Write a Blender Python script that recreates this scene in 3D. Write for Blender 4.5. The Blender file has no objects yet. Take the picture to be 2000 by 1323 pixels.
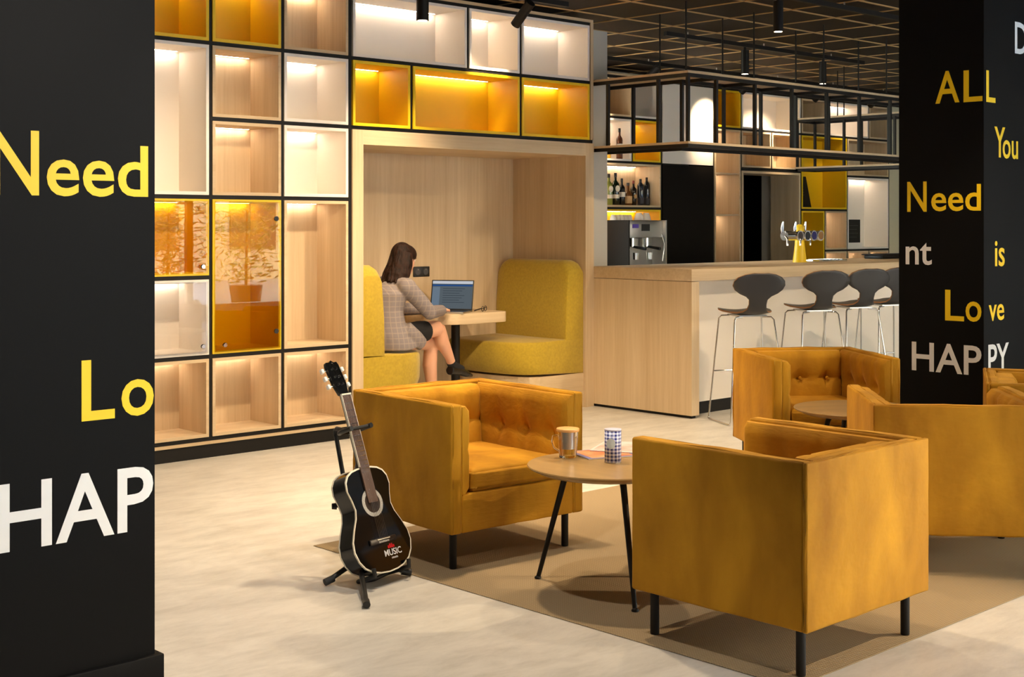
import bpy, bmesh, math, random
from mathutils import Vector, Matrix, Euler
random.seed(7)
PI = math.pi
sc = bpy.context.scene
COL = sc.collection

# ------------------------------------------------------------------ camera
FPX, HOR, HC = 2650.0, 438.0, 1.45
ANG = math.atan2(3798 - 1000, FPX)
CC, SS = math.cos(ANG), math.sin(ANG)
cam_d = bpy.data.cameras.new('camera')
cam = bpy.data.objects.new('camera', cam_d)
COL.objects.link(cam)
cam.location = (0, 0, HC)
cam.rotation_euler = (PI/2, 0, math.atan2(SS, CC) - PI/2)
cam_d.sensor_width = 36
cam_d.lens = FPX/2000*36
cam_d.shift_y = -(661.5 - HOR)/2000
cam_d.clip_end = 200
sc.camera = cam

# ------------------------------------------------------------------ world, view, large lights
world = bpy.data.worlds.new('world')
sc.world = world
world.use_nodes = True
wn = world.node_tree
bg = wn.nodes['Background']
sky = wn.nodes.new('ShaderNodeTexSky')
sky.sky_type = 'NISHITA'
sky.sun_disc = False
sky.sun_elevation = math.radians(35)
sky.sun_rotation = math.radians(40)
wn.links.new(sky.outputs[0], bg.inputs[0])
bg.inputs[1].default_value = 7.5
sc.view_settings.view_transform = 'Standard'
sc.view_settings.look = 'None'
sc.view_settings.gamma = 1
sc.view_settings.use_curve_mapping = False
sc.view_settings.exposure = 0.0
WARM = (1.0, 0.77, 0.50)

def spot(loc, target, power, angle=60, blend=0.5, size=0.05, color=WARM):
    l = bpy.data.lights.new('spot', 'SPOT')
    l.energy = power; l.spot_size = math.radians(angle); l.spot_blend = blend
    l.shadow_soft_size = size; l.color = color
    o = bpy.data.objects.new('spot_light', l); COL.objects.link(o)
    o.location = loc
    o.rotation_euler = (Vector(target) - Vector(loc)).to_track_quat('-Z', 'Y').to_euler()
    return o
def portal(loc, rot, sx, sy):
    l = bpy.data.lights.new('portal', 'AREA'); l.shape = 'RECTANGLE'; l.size = sx; l.size_y = sy
    l.cycles.is_portal = True
    o = bpy.data.objects.new('window_portal', l); COL.objects.link(o); o.location = loc; o.rotation_euler = rot
WIN_Y = -3.0
portal((9.35, WIN_Y - 0.05, 1.55), (-PI/2, 0, 0), 13.7, 2.6)
# ceiling spots without fixtures: some read off shadows and lit faces, others added to brighten
SPOTS = [
    ((4.05, 4.45, 2.8), (4.0, 4.2, 0), 195, 95),
    ((5.4, 4.4, 2.8), (5.4, 4.3, 0), 125, 95),
    ((6.6, 0.7, 2.8), (4.15, 2.5, 0.40), 540, 38),
    ((6.1, 5.3, 2.8), (6.0, 6.5, 0), 230, 92),  # added to brighten the shelving wall and the floor before it
    ((4.3, 5.2, 2.8), (4.6, 6.6, 0.3), 240, 110),  # added wash over the left shelves and their floor
    ((8.6, 4.4, 2.8), (9.0, 6.5, 0.6), 130, 90),
    ((7.2, 3.5, 2.8), (7.1, 3.6, 0), 80, 95),
    ((2.9, 0.7, 2.8), (1.9, 3.8, 1.75), 290, 62),  # added to brighten the left column lettering and the near floor
    ((2.9, 3.6, 2.8), (2.9, 4.4, 0), 110, 95),
]
for lo, ta, pw, an in SPOTS:
    spot(lo, ta, pw, an, color=(1.0, 0.90, 0.78) if lo[0] < 3 else WARM)

# ------------------------------------------------------------------ pixel helpers (points on real planes)
def on_y(px, py, Y):
    t = (px-1000)/FPX; D = Y/(SS-CC*t)
    return D*(CC+SS*t), HC+(HOR-py)/FPX*D
def on_x(px, py, X):
    t = (px-1000)/FPX; D = X/(CC+SS*t)
    return D*(SS-CC*t), HC+(HOR-py)/FPX*D
def on_z(px, py, z):
    D = (HC-z)*FPX/(py-HOR); R = D*(px-1000)/FPX
    return CC*D+SS*R, SS*D-CC*R
def project(X, Y, Z):
    D = CC*X+SS*Y; R = SS*X-CC*Y
    return 1000+FPX*R/D, HOR-FPX*(Z-HC)/D

# ------------------------------------------------------------------ materials
def srgb(r, g, b):
    def f(c):
        c /= 255.0
        return c/12.92 if c <= 0.04045 else ((c+0.055)/1.055)**2.4
    return (f(r), f(g), f(b), 1)
def base_mat(name, col, rough=0.5, metal=0.0, spec=0.5, **kw):
    m = bpy.data.materials.new(name); m.use_nodes = True
    p = m.node_tree.nodes['Principled BSDF']
    p.inputs['Base Color'].default_value = col
    p.inputs['Roughness'].default_value = rough
    p.inputs['Metallic'].default_value = metal
    p.inputs['Specular IOR Level'].default_value = spec
    for k, v in kw.items():
        p.inputs[k.replace('_', ' ')].default_value = v
    return m
def noise_mat(name, c1, c2, scale=(1, 1, 1), ns=5.0, detail=5, rough=0.5, bump=0.0, spec=0.4, lo=0.3, hi=0.7, metal=0, coords='Object', rough2=None, **kw):
    m = base_mat(name, c1, rough, metal, spec, **kw)
    nt = m.node_tree; p = nt.nodes['Principled BSDF']
    tc = nt.nodes.new('ShaderNodeTexCoord'); mp = nt.nodes.new('ShaderNodeMapping')
    mp.inputs['Scale'].default_value = scale
    n = nt.nodes.new('ShaderNodeTexNoise'); n.inputs['Scale'].default_value = ns; n.inputs['Detail'].default_value = detail
    r = nt.nodes.new('ShaderNodeValToRGB')
    r.color_ramp.elements[0].position = lo; r.color_ramp.elements[1].position = hi
    r.color_ramp.elements[0].color = c1; r.color_ramp.elements[1].color = c2
    nt.links.new(tc.outputs[coords], mp.inputs[0]); nt.links.new(mp.outputs[0], n.inputs['Vector'])
    nt.links.new(n.outputs['Fac'], r.inputs[0]); nt.links.new(r.outputs[0], p.inputs['Base Color'])
    if bump:
        b = nt.nodes.new('ShaderNodeBump'); b.inputs['Strength'].default_value = bump; b.inputs['Distance'].default_value = 0.01
        nt.links.new(n.outputs['Fac'], b.inputs['Height']); nt.links.new(b.outputs[0], p.inputs['Normal'])
    return m
def wood(name, scale, c1=srgb(218, 195, 160), c2=srgb(196, 169, 132), rough=0.5):
    m = base_mat(name, c1, rough, 0, 0.35)
    nt = m.node_tree; p = nt.nodes['Principled BSDF']
    tc = nt.nodes.new('ShaderNodeTexCoord')
    mp = nt.nodes.new('ShaderNodeMapping'); mp.inputs['Scale'].default_value = scale
    n = nt.nodes.new('ShaderNodeTexNoise'); n.inputs['Scale'].default_value = 3; n.inputs['Detail'].default_value = 8; n.inputs['Roughness'].default_value = 0.7
    n2 = nt.nodes.new('ShaderNodeTexNoise'); n2.inputs['Scale'].default_value = 0.6; n2.inputs['Detail'].default_value = 3
    mx = nt.nodes.new('ShaderNodeMath'); mx.operation = 'MULTIPLY_ADD'; mx.inputs[1].default_value = 0.5
    ad = nt.nodes.new('ShaderNodeMath'); ad.operation = 'MULTIPLY'; ad.inputs[1].default_value = 0.5
    r = nt.nodes.new('ShaderNodeValToRGB')
    r.color_ramp.elements[0].position = 0.35; r.color_ramp.elements[1].position = 0.65
    r.color_ramp.elements[0].color = c2; r.color_ramp.elements[1].color = c1
    nt.links.new(tc.outputs['Object'], mp.inputs[0]); nt.links.new(mp.outputs[0], n.inputs['Vector']); nt.links.new(mp.outputs[0], n2.inputs['Vector'])
    nt.links.new(n2.outputs['Fac'], ad.inputs[0]); nt.links.new(n.outputs['Fac'], mx.inputs[0]); nt.links.new(ad.outputs[0], mx.inputs[2])
    nt.links.new(mx.outputs[0], r.inputs[0]); nt.links.new(r.outputs[0], p.inputs['Base Color'])
    b = nt.nodes.new('ShaderNodeBump'); b.inputs['Strength'].default_value = 0.08; b.inputs['Distance'].default_value = 0.005
    nt.links.new(n.outputs['Fac'], b.inputs['Height']); nt.links.new(b.outputs[0], p.inputs['Normal'])
    return m
def emit(name, col, s):
    m = bpy.data.materials.new(name); m.use_nodes = True
    nt = m.node_tree; nt.nodes.clear()
    o = nt.nodes.new('ShaderNodeOutputMaterial'); e = nt.nodes.new('ShaderNodeEmission')
    e.inputs[0].default_value = col; e.inputs[1].default_value = s
    nt.links.new(e.outputs[0], o.inputs[0]); return m
def glass_pane(name, tint, refl=1.5):
    m = bpy.data.materials.new(name); m.use_nodes = True
    nt = m.node_tree; nt.nodes.clear()
    o = nt.nodes.new('ShaderNodeOutputMaterial'); tr = nt.nodes.new('ShaderNodeBsdfTransparent'); tr.inputs[0].default_value = tint
    gl = nt.nodes.new('ShaderNodeBsdfGlossy'); gl.inputs['Roughness'].default_value = 0.0
    fr = nt.nodes.new('ShaderNodeFresnel'); fr.inputs[0].default_value = refl
    mx = nt.nodes.new('ShaderNodeMixShader')
    nt.links.new(fr.outputs[0], mx.inputs[0]); nt.links.new(tr.outputs[0], mx.inputs[1]); nt.links.new(gl.outputs[0], mx.inputs[2])
    nt.links.new(mx.outputs[0], o.inputs[0]); return m

M = {}
M['wood'] = wood('oak_vertical_grain', (14, 14, 0.5))
M['woodh'] = wood('oak_horizontal_grain', (0.5, 14, 14))
M['woody'] = wood('oak_depth_grain', (14, 0.5, 14))
M['black'] = base_mat('black_metal', srgb(24, 21, 18), 0.5, 0, 0.25)
M['dark_panel'] = base_mat('dark_panel', srgb(20, 15, 10), 0.6, 0, 0.12)
M['yellow'] = base_mat('yellow_lacquer', srgb(222, 176, 8), 0.45)
M['yellow_edge'] = base_mat('yellow_edge', srgb(238, 198, 12), 0.45)
M['white'] = base_mat('white_lacquer', srgb(243, 233, 220), 0.4)
M['white_edge'] = base_mat('white_edge', srgb(240, 232, 224), 0.4)
M['grey_wall'] = base_mat('grey_wall_paint', srgb(190, 186, 176), 0.8)
M['cream'] = base_mat('cream_wall_paint', srgb(205, 195, 165), 0.8)
M['wall'] = base_mat('wall_paint', srgb(200, 190, 175), 0.85)
M['column'] = base_mat('column_black_paint', srgb(14, 14, 15), 0.5, 0, 0.08)
M['txt_y'] = base_mat('yellow_lettering', srgb(252, 210, 0), 0.5)
M['txt_w'] = base_mat('white_lettering', srgb(236, 236, 236), 0.5)
M['led'] = emit('led_strip', (1.0, 0.81, 0.63, 1), 56)
M['lamp_disc'] = emit('lamp_disc', (1.0, 0.78, 0.5, 1), 14)
M['tile'] = noise_mat('dark_ceiling_tile', srgb(32, 22, 10), srgb(26, 17, 7), ns=3, rough=0.6, metal=0.0, spec=0.25)
M['tbar'] = base_mat('ceiling_grid_bar', srgb(190, 152, 96), 0.5, 0.0)
M['floor'] = None
M['olive'] = noise_mat('olive_fabric', srgb(188, 158, 42), srgb(172, 144, 36), ns=60, rough=0.9, bump=0.15, Sheen_Weight=0.25)
M['chrome'] = base_mat('chrome', (0.8, 0.8, 0.8, 1), 0.12, 1.0)
M['steel'] = base_mat('brushed_steel', (0.55, 0.53, 0.5, 1), 0.3, 1.0)
M['stool'] = base_mat('dark_grey_shell', srgb(62, 61, 62), 0.45)
M['stool_edge'] = base_mat('plywood_edge', srgb(150, 105, 65), 0.6)
M['gblack'] = base_mat('guitar_black_gloss', (0.004, 0.004, 0.004, 1), 0.08, 0, 0.6)
M['binding'] = base_mat('cream_binding', srgb(232, 222, 200), 0.4)
M['fretboard'] = base_mat('rosewood', srgb(92, 66, 52), 0.5)
M['bridge'] = base_mat('guitar_bridge', srgb(40, 30, 26), 0.4)
M['plastic_black'] = base_mat('black_plastic', srgb(22, 22, 22), 0.45)
M['skin'] = base_mat('skin', srgb(222, 168, 138), 0.5, Subsurface_Weight=0.15, Subsurface_Radius=(0.02, 0.008, 0.004))
M['hair'] = noise_mat('dark_brown_hair', srgb(18, 9, 5), srgb(50, 28, 17), scale=(1, 1, 0.15), ns=70, rough=0.6, bump=0.8, spec=0.2)
M['black_cloth'] = base_mat('black_cloth', srgb(20, 19, 22), 0.85)
M['shoe'] = base_mat('black_leather', srgb(14, 13, 13), 0.3)
M['water_glass'] = base_mat('clear_glass', (1, 1, 1, 1), 0.02, 0, 0.5, Transmission_Weight=1.0, IOR=1.3)
M['rug'] = None

# velvet
def velvet():
    m = base_mat('amber_velvet', srgb(190, 118, 22), 0.75, 0, 0.2)
    nt = m.node_tree; p = nt.nodes['Principled BSDF']
    p.inputs['Sheen Weight'].default_value = 0.3; p.inputs['Sheen Roughness'].default_value = 0.35
    p.inputs['Sheen Tint'].default_value = srgb(255, 200, 110)
    tc = nt.nodes.new('ShaderNodeTexCoord'); mp = nt.nodes.new('ShaderNodeMapping'); mp.inputs['Scale'].default_value = (1, 1, 0.45)
    n = nt.nodes.new('ShaderNodeTexNoise'); n.inputs['Scale'].default_value = 5; n.inputs['Detail'].default_value = 8; n.inputs['Distortion'].default_value = 0.3
    r = nt.nodes.new('ShaderNodeValToRGB')
    r.color_ramp.elements[0].position = 0.3; r.color_ramp.elements[1].position = 0.72
    r.color_ramp.elements[0].color = srgb(152, 102, 14); r.color_ramp.elements[1].color = srgb(202, 146, 32)
    nt.links.new(tc.outputs['Object'], mp.inputs[0]); nt.links.new(mp.outputs[0], n.inputs['Vector'])
    nt.links.new(n.outputs['Fac'], r.inputs[0]); nt.links.new(r.outputs[0], p.inputs['Base Color'])
    n2 = nt.nodes.new('ShaderNodeTexNoise'); n2.inputs['Scale'].default_value = 12
    b = nt.nodes.new('ShaderNodeBump'); b.inputs['Strength'].default_value = 0.25; b.inputs['Distance'].default_value = 0.01
    nt.links.new(n2.outputs['Fac'], b.inputs['Height']); nt.links.new(b.outputs[0], p.inputs['Normal'])
    return m
M['velvet'] = velvet()
M['velvet_seam'] = base_mat('amber_velvet_piping', srgb(150, 88, 12), 0.8)

def floor_mat():
    m = base_mat('marbled_linoleum', srgb(214, 204, 190), 0.38, 0, 0.4)
    nt = m.node_tree; p = nt.nodes['Principled BSDF']
    tc = nt.nodes.new('ShaderNodeTexCoord')
    mp = nt.nodes.new('ShaderNodeMapping'); mp.inputs['Scale'].default_value = (1, 2.6, 1); mp.inputs['Rotation'].default_value = (0, 0, 0.8)
    n = nt.nodes.new('ShaderNodeTexNoise'); n.inputs['Scale'].default_value = 3.2; n.inputs['Detail'].default_value = 12; n.inputs['Roughness'].default_value = 0.72; n.inputs['Distortion'].default_value = 0.3
    r = nt.nodes.new('ShaderNodeValToRGB')
    r.color_ramp.elements[0].position = 0.34; r.color_ramp.elements[1].position = 0.6
    r.color_ramp.elements[0].color = srgb(188, 184, 176); r.color_ramp.elements[1].color = srgb(212, 208, 200)
    nt.links.new(tc.outputs['Object'], mp.inputs[0]); nt.links.new(mp.outputs[0], n.inputs['Vector'])
    nt.links.new(n.outputs['Fac'], r.inputs[0]); nt.links.new(r.outputs[0], p.inputs['Base Color'])
    return m
M['floor'] = floor_mat()
def rug_mat():
    m = base_mat('woven_rug', srgb(160, 140, 108), 0.95, 0, 0.1)
    nt = m.node_tree; p = nt.nodes['Principled BSDF']
    tc = nt.nodes.new('ShaderNodeTexCoord')
    w1 = nt.nodes.new('ShaderNodeTexWave'); w1.inputs['Scale'].default_value = 28; w1.bands_direction = 'X'; w1.inputs['Distortion'].default_value = 0.6
    w2 = nt.nodes.new('ShaderNodeTexWave'); w2.inputs['Scale'].default_value = 28; w2.bands_direction = 'Y'; w2.inputs['Distortion'].default_value = 0.6
    mu = nt.nodes.new('ShaderNodeMath'); mu.operation = 'MULTIPLY'
    r = nt.nodes.new('ShaderNodeValToRGB')
    r.color_ramp.elements[0].color = srgb(146, 127, 98); r.color_ramp.elements[1].color = srgb(170, 150, 120)
    nt.links.new(tc.outputs['Object'], w1.inputs[0]); nt.links.new(tc.outputs['Object'], w2.inputs[0])
    nt.links.new(w1.outputs['Fac'], mu.inputs[0]); nt.links.new(w2.outputs['Fac'], mu.inputs[1])
    nt.links.new(mu.outputs[0], r.inputs[0]); nt.links.new(r.outputs[0], p.inputs['Base Color'])
    b = nt.nodes.new('ShaderNodeBump'); b.inputs['Strength'].default_value = 0.5; b.inputs['Distance'].default_value = 0.003
    nt.links.new(mu.outputs[0], b.inputs['Height']); nt.links.new(b.outputs[0], p.inputs['Normal'])
    return m
M['rug'] = rug_mat()
def plaid():
    m = base_mat('grey_checked_wool', srgb(140, 130, 128), 0.9, 0, 0.2)
    nt = m.node_tree; p = nt.nodes['Principled BSDF']
    tc = nt.nodes.new('ShaderNodeTexCoord')
    fac = []
    for ax in ('X', 'Y', 'Z'):
        w = nt.nodes.new('ShaderNodeTexWave'); w.bands_direction = ax; w.inputs['Scale'].default_value = 8.5; w.inputs['Distortion'].default_value = 0.5
        nt.links.new(tc.outputs['Object'], w.inputs[0])
        pw = nt.nodes.new('ShaderNodeMath'); pw.operation = 'POWER'; pw.inputs[1].default_value = 14
        nt.links.new(w.outputs['Fac'], pw.inputs[0]); fac.append(pw)
    a1 = nt.nodes.new('ShaderNodeMath'); a1.operation = 'ADD'; a2 = nt.nodes.new('ShaderNodeMath'); a2.operation = 'ADD'; a2.use_clamp = True
    nt.links.new(fac[0].outputs[0], a1.inputs[0]); nt.links.new(fac[2].outputs[0], a1.inputs[1])
    nt.links.new(a1.outputs[0], a2.inputs[0]); a2.inputs[1].default_value = 0
    r = nt.nodes.new('ShaderNodeValToRGB')
    r.color_ramp.elements[0].color = srgb(132, 122, 122); r.color_ramp.elements[1].color = srgb(152, 138, 130)
    nt.links.new(a2.outputs[0], r.inputs[0]); nt.links.new(r.outputs[0], p.inputs['Base Color'])
    return m
M['plaid'] = plaid()
def gingham():
    m = base_mat('blue_gingham_print', (1, 1, 1, 1), 0.35)
    nt = m.node_tree; p = nt.nodes['Principled BSDF']
    uv = nt.nodes.new('ShaderNodeTexCoord'); sp = nt.nodes.new('ShaderNodeSeparateXYZ'); nt.links.new(uv.outputs['UV'], sp.inputs[0])
    outs = []
    for k, f in ((0, 13.0), (1, 9.0)):
        mu = nt.nodes.new('ShaderNodeMath'); mu.operation = 'MULTIPLY'; mu.inputs[1].default_value = f
        fr = nt.nodes.new('ShaderNodeMath'); fr.operation = 'FRACT'
        gt = nt.nodes.new('ShaderNodeMath'); gt.operation = 'GREATER_THAN'; gt.inputs[1].default_value = 0.5
        nt.links.new(sp.outputs[k], mu.inputs[0]); nt.links.new(mu.outputs[0], fr.inputs[0]); nt.links.new(fr.outputs[0], gt.inputs[0]); outs.append(gt)
    ad = nt.nodes.new('ShaderNodeMath'); ad.operation = 'ADD'
    nt.links.new(outs[0].outputs[0], ad.inputs[0]); nt.links.new(outs[1].outputs[0], ad.inputs[1])
    dv = nt.nodes.new('ShaderNodeMath'); dv.operation = 'MULTIPLY'; dv.inputs[1].default_value = 0.5; nt.links.new(ad.outputs[0], dv.inputs[0])
    r = nt.nodes.new('ShaderNodeValToRGB'); r.color_ramp.interpolation = 'CONSTANT'
    r.color_ramp.elements[0].color = srgb(240, 240, 248); r.color_ramp.elements[1].color = srgb(20, 32, 110); r.color_ramp.elements[1].position = 0.9
    e = r.color_ramp.elements.new(0.4); e.color = srgb(160, 170, 220)
    nt.links.new(dv.outputs[0], r.inputs[0]); nt.links.new(r.outputs[0], p.inputs['Base Color'])
    return m
M['gingham'] = gingham()

# ------------------------------------------------------------------ mesh helpers
class MB:
    def __init__(s): s.v = []; s.f = []
    def box(s, x0, x1, y0, y1, z0, z1):
        b = len(s.v)
        s.v += [(x0, y0, z0), (x1, y0, z0), (x1, y1, z0), (x0, y1, z0), (x0, y0, z1), (x1, y0, z1), (x1, y1, z1), (x0, y1, z1)]
        s.f += [tuple(b+i for i in q) for q in ((0, 3, 2, 1), (4, 5, 6, 7), (0, 1, 5, 4), (1, 2, 6, 5), (2, 3, 7, 6), (3, 0, 4, 7))]
        return s
    def ring_loft(s, rings, cap=True):
        b = len(s.v); n = len(rings[0])
        for r in rings: s.v += [tuple(p) for p in r]
        for i in range(len(rings)-1):
            for j in range(n):
                k = (j+1) % n
                s.f.append((b+i*n+j, b+i*n+k, b+(i+1)*n+k, b+(i+1)*n+j))
        if cap:
            s.f.append(tuple(b+j for j in reversed(range(n))))
            s.f.append(tuple(b+(len(rings)-1)*n+j for j in range(n)))
        return s
    def tube(s, pts, r, n=12, cap=True):
        pts = [Vector(p) for p in pts]
        if not isinstance(r, (list, tuple)): r = [r]*len(pts)
        rings = []
        prev = None
        for i, p in enumerate(pts):
            d = ((pts[min(i+1, len(pts)-1)] - pts[max(i-1, 0)])).normalized()
            if prev is None:
                a = d.cross(Vector((0, 0, 1)))
                if a.length < 0.1: a = d.cross(Vector((1, 0, 0)))
            else: a = prev - d*prev.dot(d)
            a.normalize(); prev = a
            c = d.cross(a)
            rr = r[i]
            if not isinstance(rr, (list, tuple)): rr = (rr, rr)
            rings.append([p + a*rr[0]*math.cos(2*PI*j/n) + c*rr[1]*math.sin(2*PI*j/n) for j in range(n)])
        return s.ring_loft(rings, cap)
    def lathe(s, prof, cx=0, cy=0, n=28, cap=True):
        rings = [[(cx+r*math.cos(2*PI*j/n), cy+r*math.sin(2*PI*j/n), z) for j in range(n)] for r, z in prof]
        return s.ring_loft(rings, cap)
    def prism(s, poly, z0, z1):
        return s.ring_loft([[(x, y, z0) for x, y in poly], [(x, y, z1) for x, y in poly]])
    def mesh(s, name, smooth=False, bevel=0, seg=2):
        me = bpy.data.meshes.new(name); me.from_pydata(s.v, [], s.f); me.update()
        bm = bmesh.new(); bm.from_mesh(me)
        bmesh.ops.recalc_face_normals(bm, faces=bm.faces)
        if bevel:
            ed = [e for e in bm.edges if len(e.link_faces) == 2 and e.calc_face_angle() > 0.6]
            bmesh.ops.bevel(bm, geom=ed, offset=bevel, segments=seg, profile=0.5, affect='EDGES')
        bm.to_mesh(me); bm.free()
        if smooth or bevel:
            for p in me.polygons: p.use_smooth = True
            if hasattr(me, 'set_sharp_from_angle'): me.set_sharp_from_angle(angle=math.radians(50 if not bevel else 75))
        return me
    def build(s, name, mat, parent=None, smooth=False, bevel=0, seg=2, **kw):
        me = s.mesh(name, smooth, bevel, seg)
        return link(name, me, mat, parent, **kw)
def link(name, me, mat, parent=None, label=None):
    if mat and not me.materials: me.materials.append(mat)
    o = bpy.data.objects.new(name, me); COL.objects.link(o)
    if parent: o.parent = parent
    if label: o['label'] = label
    return o
def thing(name, label, cat, loc=(0, 0, 0), rz=0, group=None):
    o = bpy.data.objects.new(name, None); COL.objects.link(o)
    o.location = loc; o.rotation_euler = (0, 0, rz); o.empty_display_size = 0.1
    o['label'] = label; o['category'] = cat
    if group: o['group'] = group
    return o
def tag(o, label, cat, group=None):
    o['label'] = label; o['category'] = cat
    if group: o['group'] = group
    return o
def struct(o): o['kind'] = 'structure'; return o
def copy_tree(o, parent=None):
    c = o.copy(); COL.objects.link(c)
    if parent: c.parent = parent
    for ch in list(o.children): copy_tree(ch, c)
    return c
def box(name, mat, b, parent=None, bevel=0, **kw):
    return MB().box(*b).build(name, mat, parent, bevel=bevel, **kw)

def text_mesh(s, extr=0.0015):
    cu = bpy.data.curves.new('text', 'FONT'); cu.body = s; cu.size = 1; cu.extrude = 0.0; cu.offset = -0.006; cu.offset = 0.012; cu.resolution_u = 4
    o = bpy.data.objects.new('text_tmp', cu); COL.objects.link(o)
    dg = bpy.context.evaluated_depsgraph_get()
    me = bpy.data.meshes.new_from_object(o.evaluated_get(dg))
    bpy.data.objects.remove(o); bpy.data.curves.remove(cu)
    return me
def lettering(s, mat, origin, ux, width, height, parent=None, name='lettering', thick=0.0006, label=None):
    """flat vinyl letters standing on a vertical face: origin = lower left, ux = unit vector along the line"""
    me = text_mesh(s)
    xs = [v.co.x for v in me.vertices]; ys = [v.co.y for v in me.vertices]
    x0, x1, y0, y1 = min(xs), max(xs), min(ys), max(ys)
    ux = Vector(ux); n = Vector((ux.y, -ux.x, 0)); o = Vector(origin)
    bm = bmesh.new(); bm.from_mesh(me)
    for v in bm.verts:
        a = (v.co.x-x0)/(x1-x0)*width; h = (v.co.y-y0)/(y1-y0)*height
        v.co = o + ux*a + Vector((0, 0, h)) + n*0.0006
    r = bmesh.ops.extrude_face_region(bm, geom=list(bm.faces))
    for v in [g for g in r['geom'] if isinstance(g, bmesh.types.BMVert)]: v.co += n*thick
    bmesh.ops.recalc_face_normals(bm, faces=bm.faces)
    bm.to_mesh(me); bm.free()
    me.materials.clear()
    for p in me.polygons: p.use_smooth = False; p.material_index = 0
    return link(name, me, mat, parent, label=label)

# ------------------------------------------------------------------ the room shell
CEIL = 3.13
struct(box('floor', M['floor'], (-4, 20, WIN_Y, 13, -0.1, 0)))
ceil = struct(box('ceiling', M['tile'], (-4, 20, WIN_Y, 13, CEIL+0.03, CEIL+0.15)))
GX, GY, GS = 8.24, 6.77, 0.6
tme = MB().box(-GS/2+0.012, GS/2-0.012, -GS/2+0.012, GS/2-0.012, -0.008, 0.03).mesh('tile')
tme.materials.append(M['tile'])
rest = MB(); cnt = 0
for i in range(-21, 20):
    for j in range(-17, 11):
        cx, cy = GX+GS*(i+0.5), GY+GS*(j+0.5)
        if not (-4 < cx < 20 and WIN_Y < cy < 13): continue
        vis = False
        if CC*cx+SS*cy > 3:
            px, py = project(cx, cy, CEIL); vis = 880 < px < 1800 and -45 < py < 215 and cnt < 300
        if vis:
            t = link('tile', tme, None, ceil); t.location = (cx, cy, CEIL); cnt += 1
        else:
            rest.box(cx-0.288, cx+0.288, cy-0.288, cy+0.288, CEIL-0.008, CEIL+0.03)
r = rest.build('tile_field', M['tile'], ceil); r['kind'] = 'stuff'
for i in range(-20, 20):
    x = GX+GS*i
    if -4 < x < 20: box('grid_bar', M['tbar'], (x-0.009, x+0.009, WIN_Y, 13, CEIL-0.014, CEIL+0.03), ceil)
for j in range(-16, 11):
    y = GY+GS*j
    if WIN_Y < y < 13: box('grid_bar', M['tbar'], (-4, 20, y-0.009, y+0.009, CEIL-0.0155, CEIL+0.03), ceil)

struct(box('wall_left', M['wall'], (-4.2, -4, WIN_Y, 13, 0, CEIL+0.02)))
struct(box('wall_right', M['wall'], (20, 20.2, WIN_Y, 13, 0, CEIL+0.02)))
struct(box('wall_shelving', M['wall'], (-4, 8.13, 8.40, 8.60, 0, CEIL+0.02)))
struct(box('wall_shelving_left', M['wall'], (-4, 3.88, 7.42, 8.40, 0, CEIL+0.02)))
struct(box('wall_partition_end', M['grey_wall'], (7.915, 8.13, 7.46, 8.40, 0, 3.01)))
BY = 9.6      # face of the back bar
struct(box('wall_back_bar', M['wall'], (8.13, 12.75, BY+0.40, BY+0.6, 0, CEIL+0.02)))
struct(box('wall_back_over_door', M['wall'], (12.75, 13.97, BY+0.40, BY+0.6, 2.10, CEIL+0.02)))
struct(box('wall_back_right', M['wall'], (13.97, 15.96, BY+0.40, BY+0.6, 0, CEIL+0.02)))
struct(box('wall_back_far', M['cream'], (15.97, 20, BY+0.0, BY+0.6, 0, CEIL+0.02)))
struct(box('wall_passage', M['dark_panel'], (12.3, 14.4, 12.6, 12.8, 0, CEIL+0.02)))
struct(box('wall_passage_left', M['dark_panel'], (12.2, 12.3, BY+0.6, 12.6, 0, CEIL+0.02)))
struct(box('wall_passage_right', M['dark_panel'], (14.4, 14.5, BY+0.6, 12.6, 0, CEIL+0.02)))
# window wall on the street side, behind and right of the camera
wf = MB()
wf.box(-4, 2.5, WIN_Y-0.2, WIN_Y, 0, CEIL+0.02)
wf.box(16.2, 20, WIN_Y-0.2, WIN_Y, 0, CEIL+0.02)
wf.box(2.5, 16.2, WIN_Y-0.2, WIN_Y, 2.85, CEIL+0.02)
wf.box(2.5, 16.2, WIN_Y-0.2, WIN_Y, 0, 0.25)
struct(wf.build('wall_street', M['wall']))
wfr = struct(MB().box(2.5, 2.6, WIN_Y-0.12, WIN_Y-0.04, 0.25, 2.85).build('window_1', M['black']))
for k in range(1, 8):
    x = 2.5+13.7*k/7.0
    box('mullion', M['black'], (x-0.05, x+0.05, WIN_Y-0.12, WIN_Y-0.04, 0.25, 2.85), wfr)

# street outside the windows (seen only as a reflection in the glass doors)
M['paving'] = noise_mat('street_paving', srgb(150, 145, 138), srgb(120, 116, 110), ns=4, rough=0.8)
M['facade'] = base_mat('facade', srgb(150, 138, 118), 0.8)
M['leaf'] = noise_mat('shrub_leaf', srgb(140, 160, 70), srgb(200, 205, 110), ns=4, rough=0.6)
st = struct(box('pavement', M['paving'], (-10, 40, -25, WIN_Y-0.2, -0.15, -0.02)))

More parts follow.
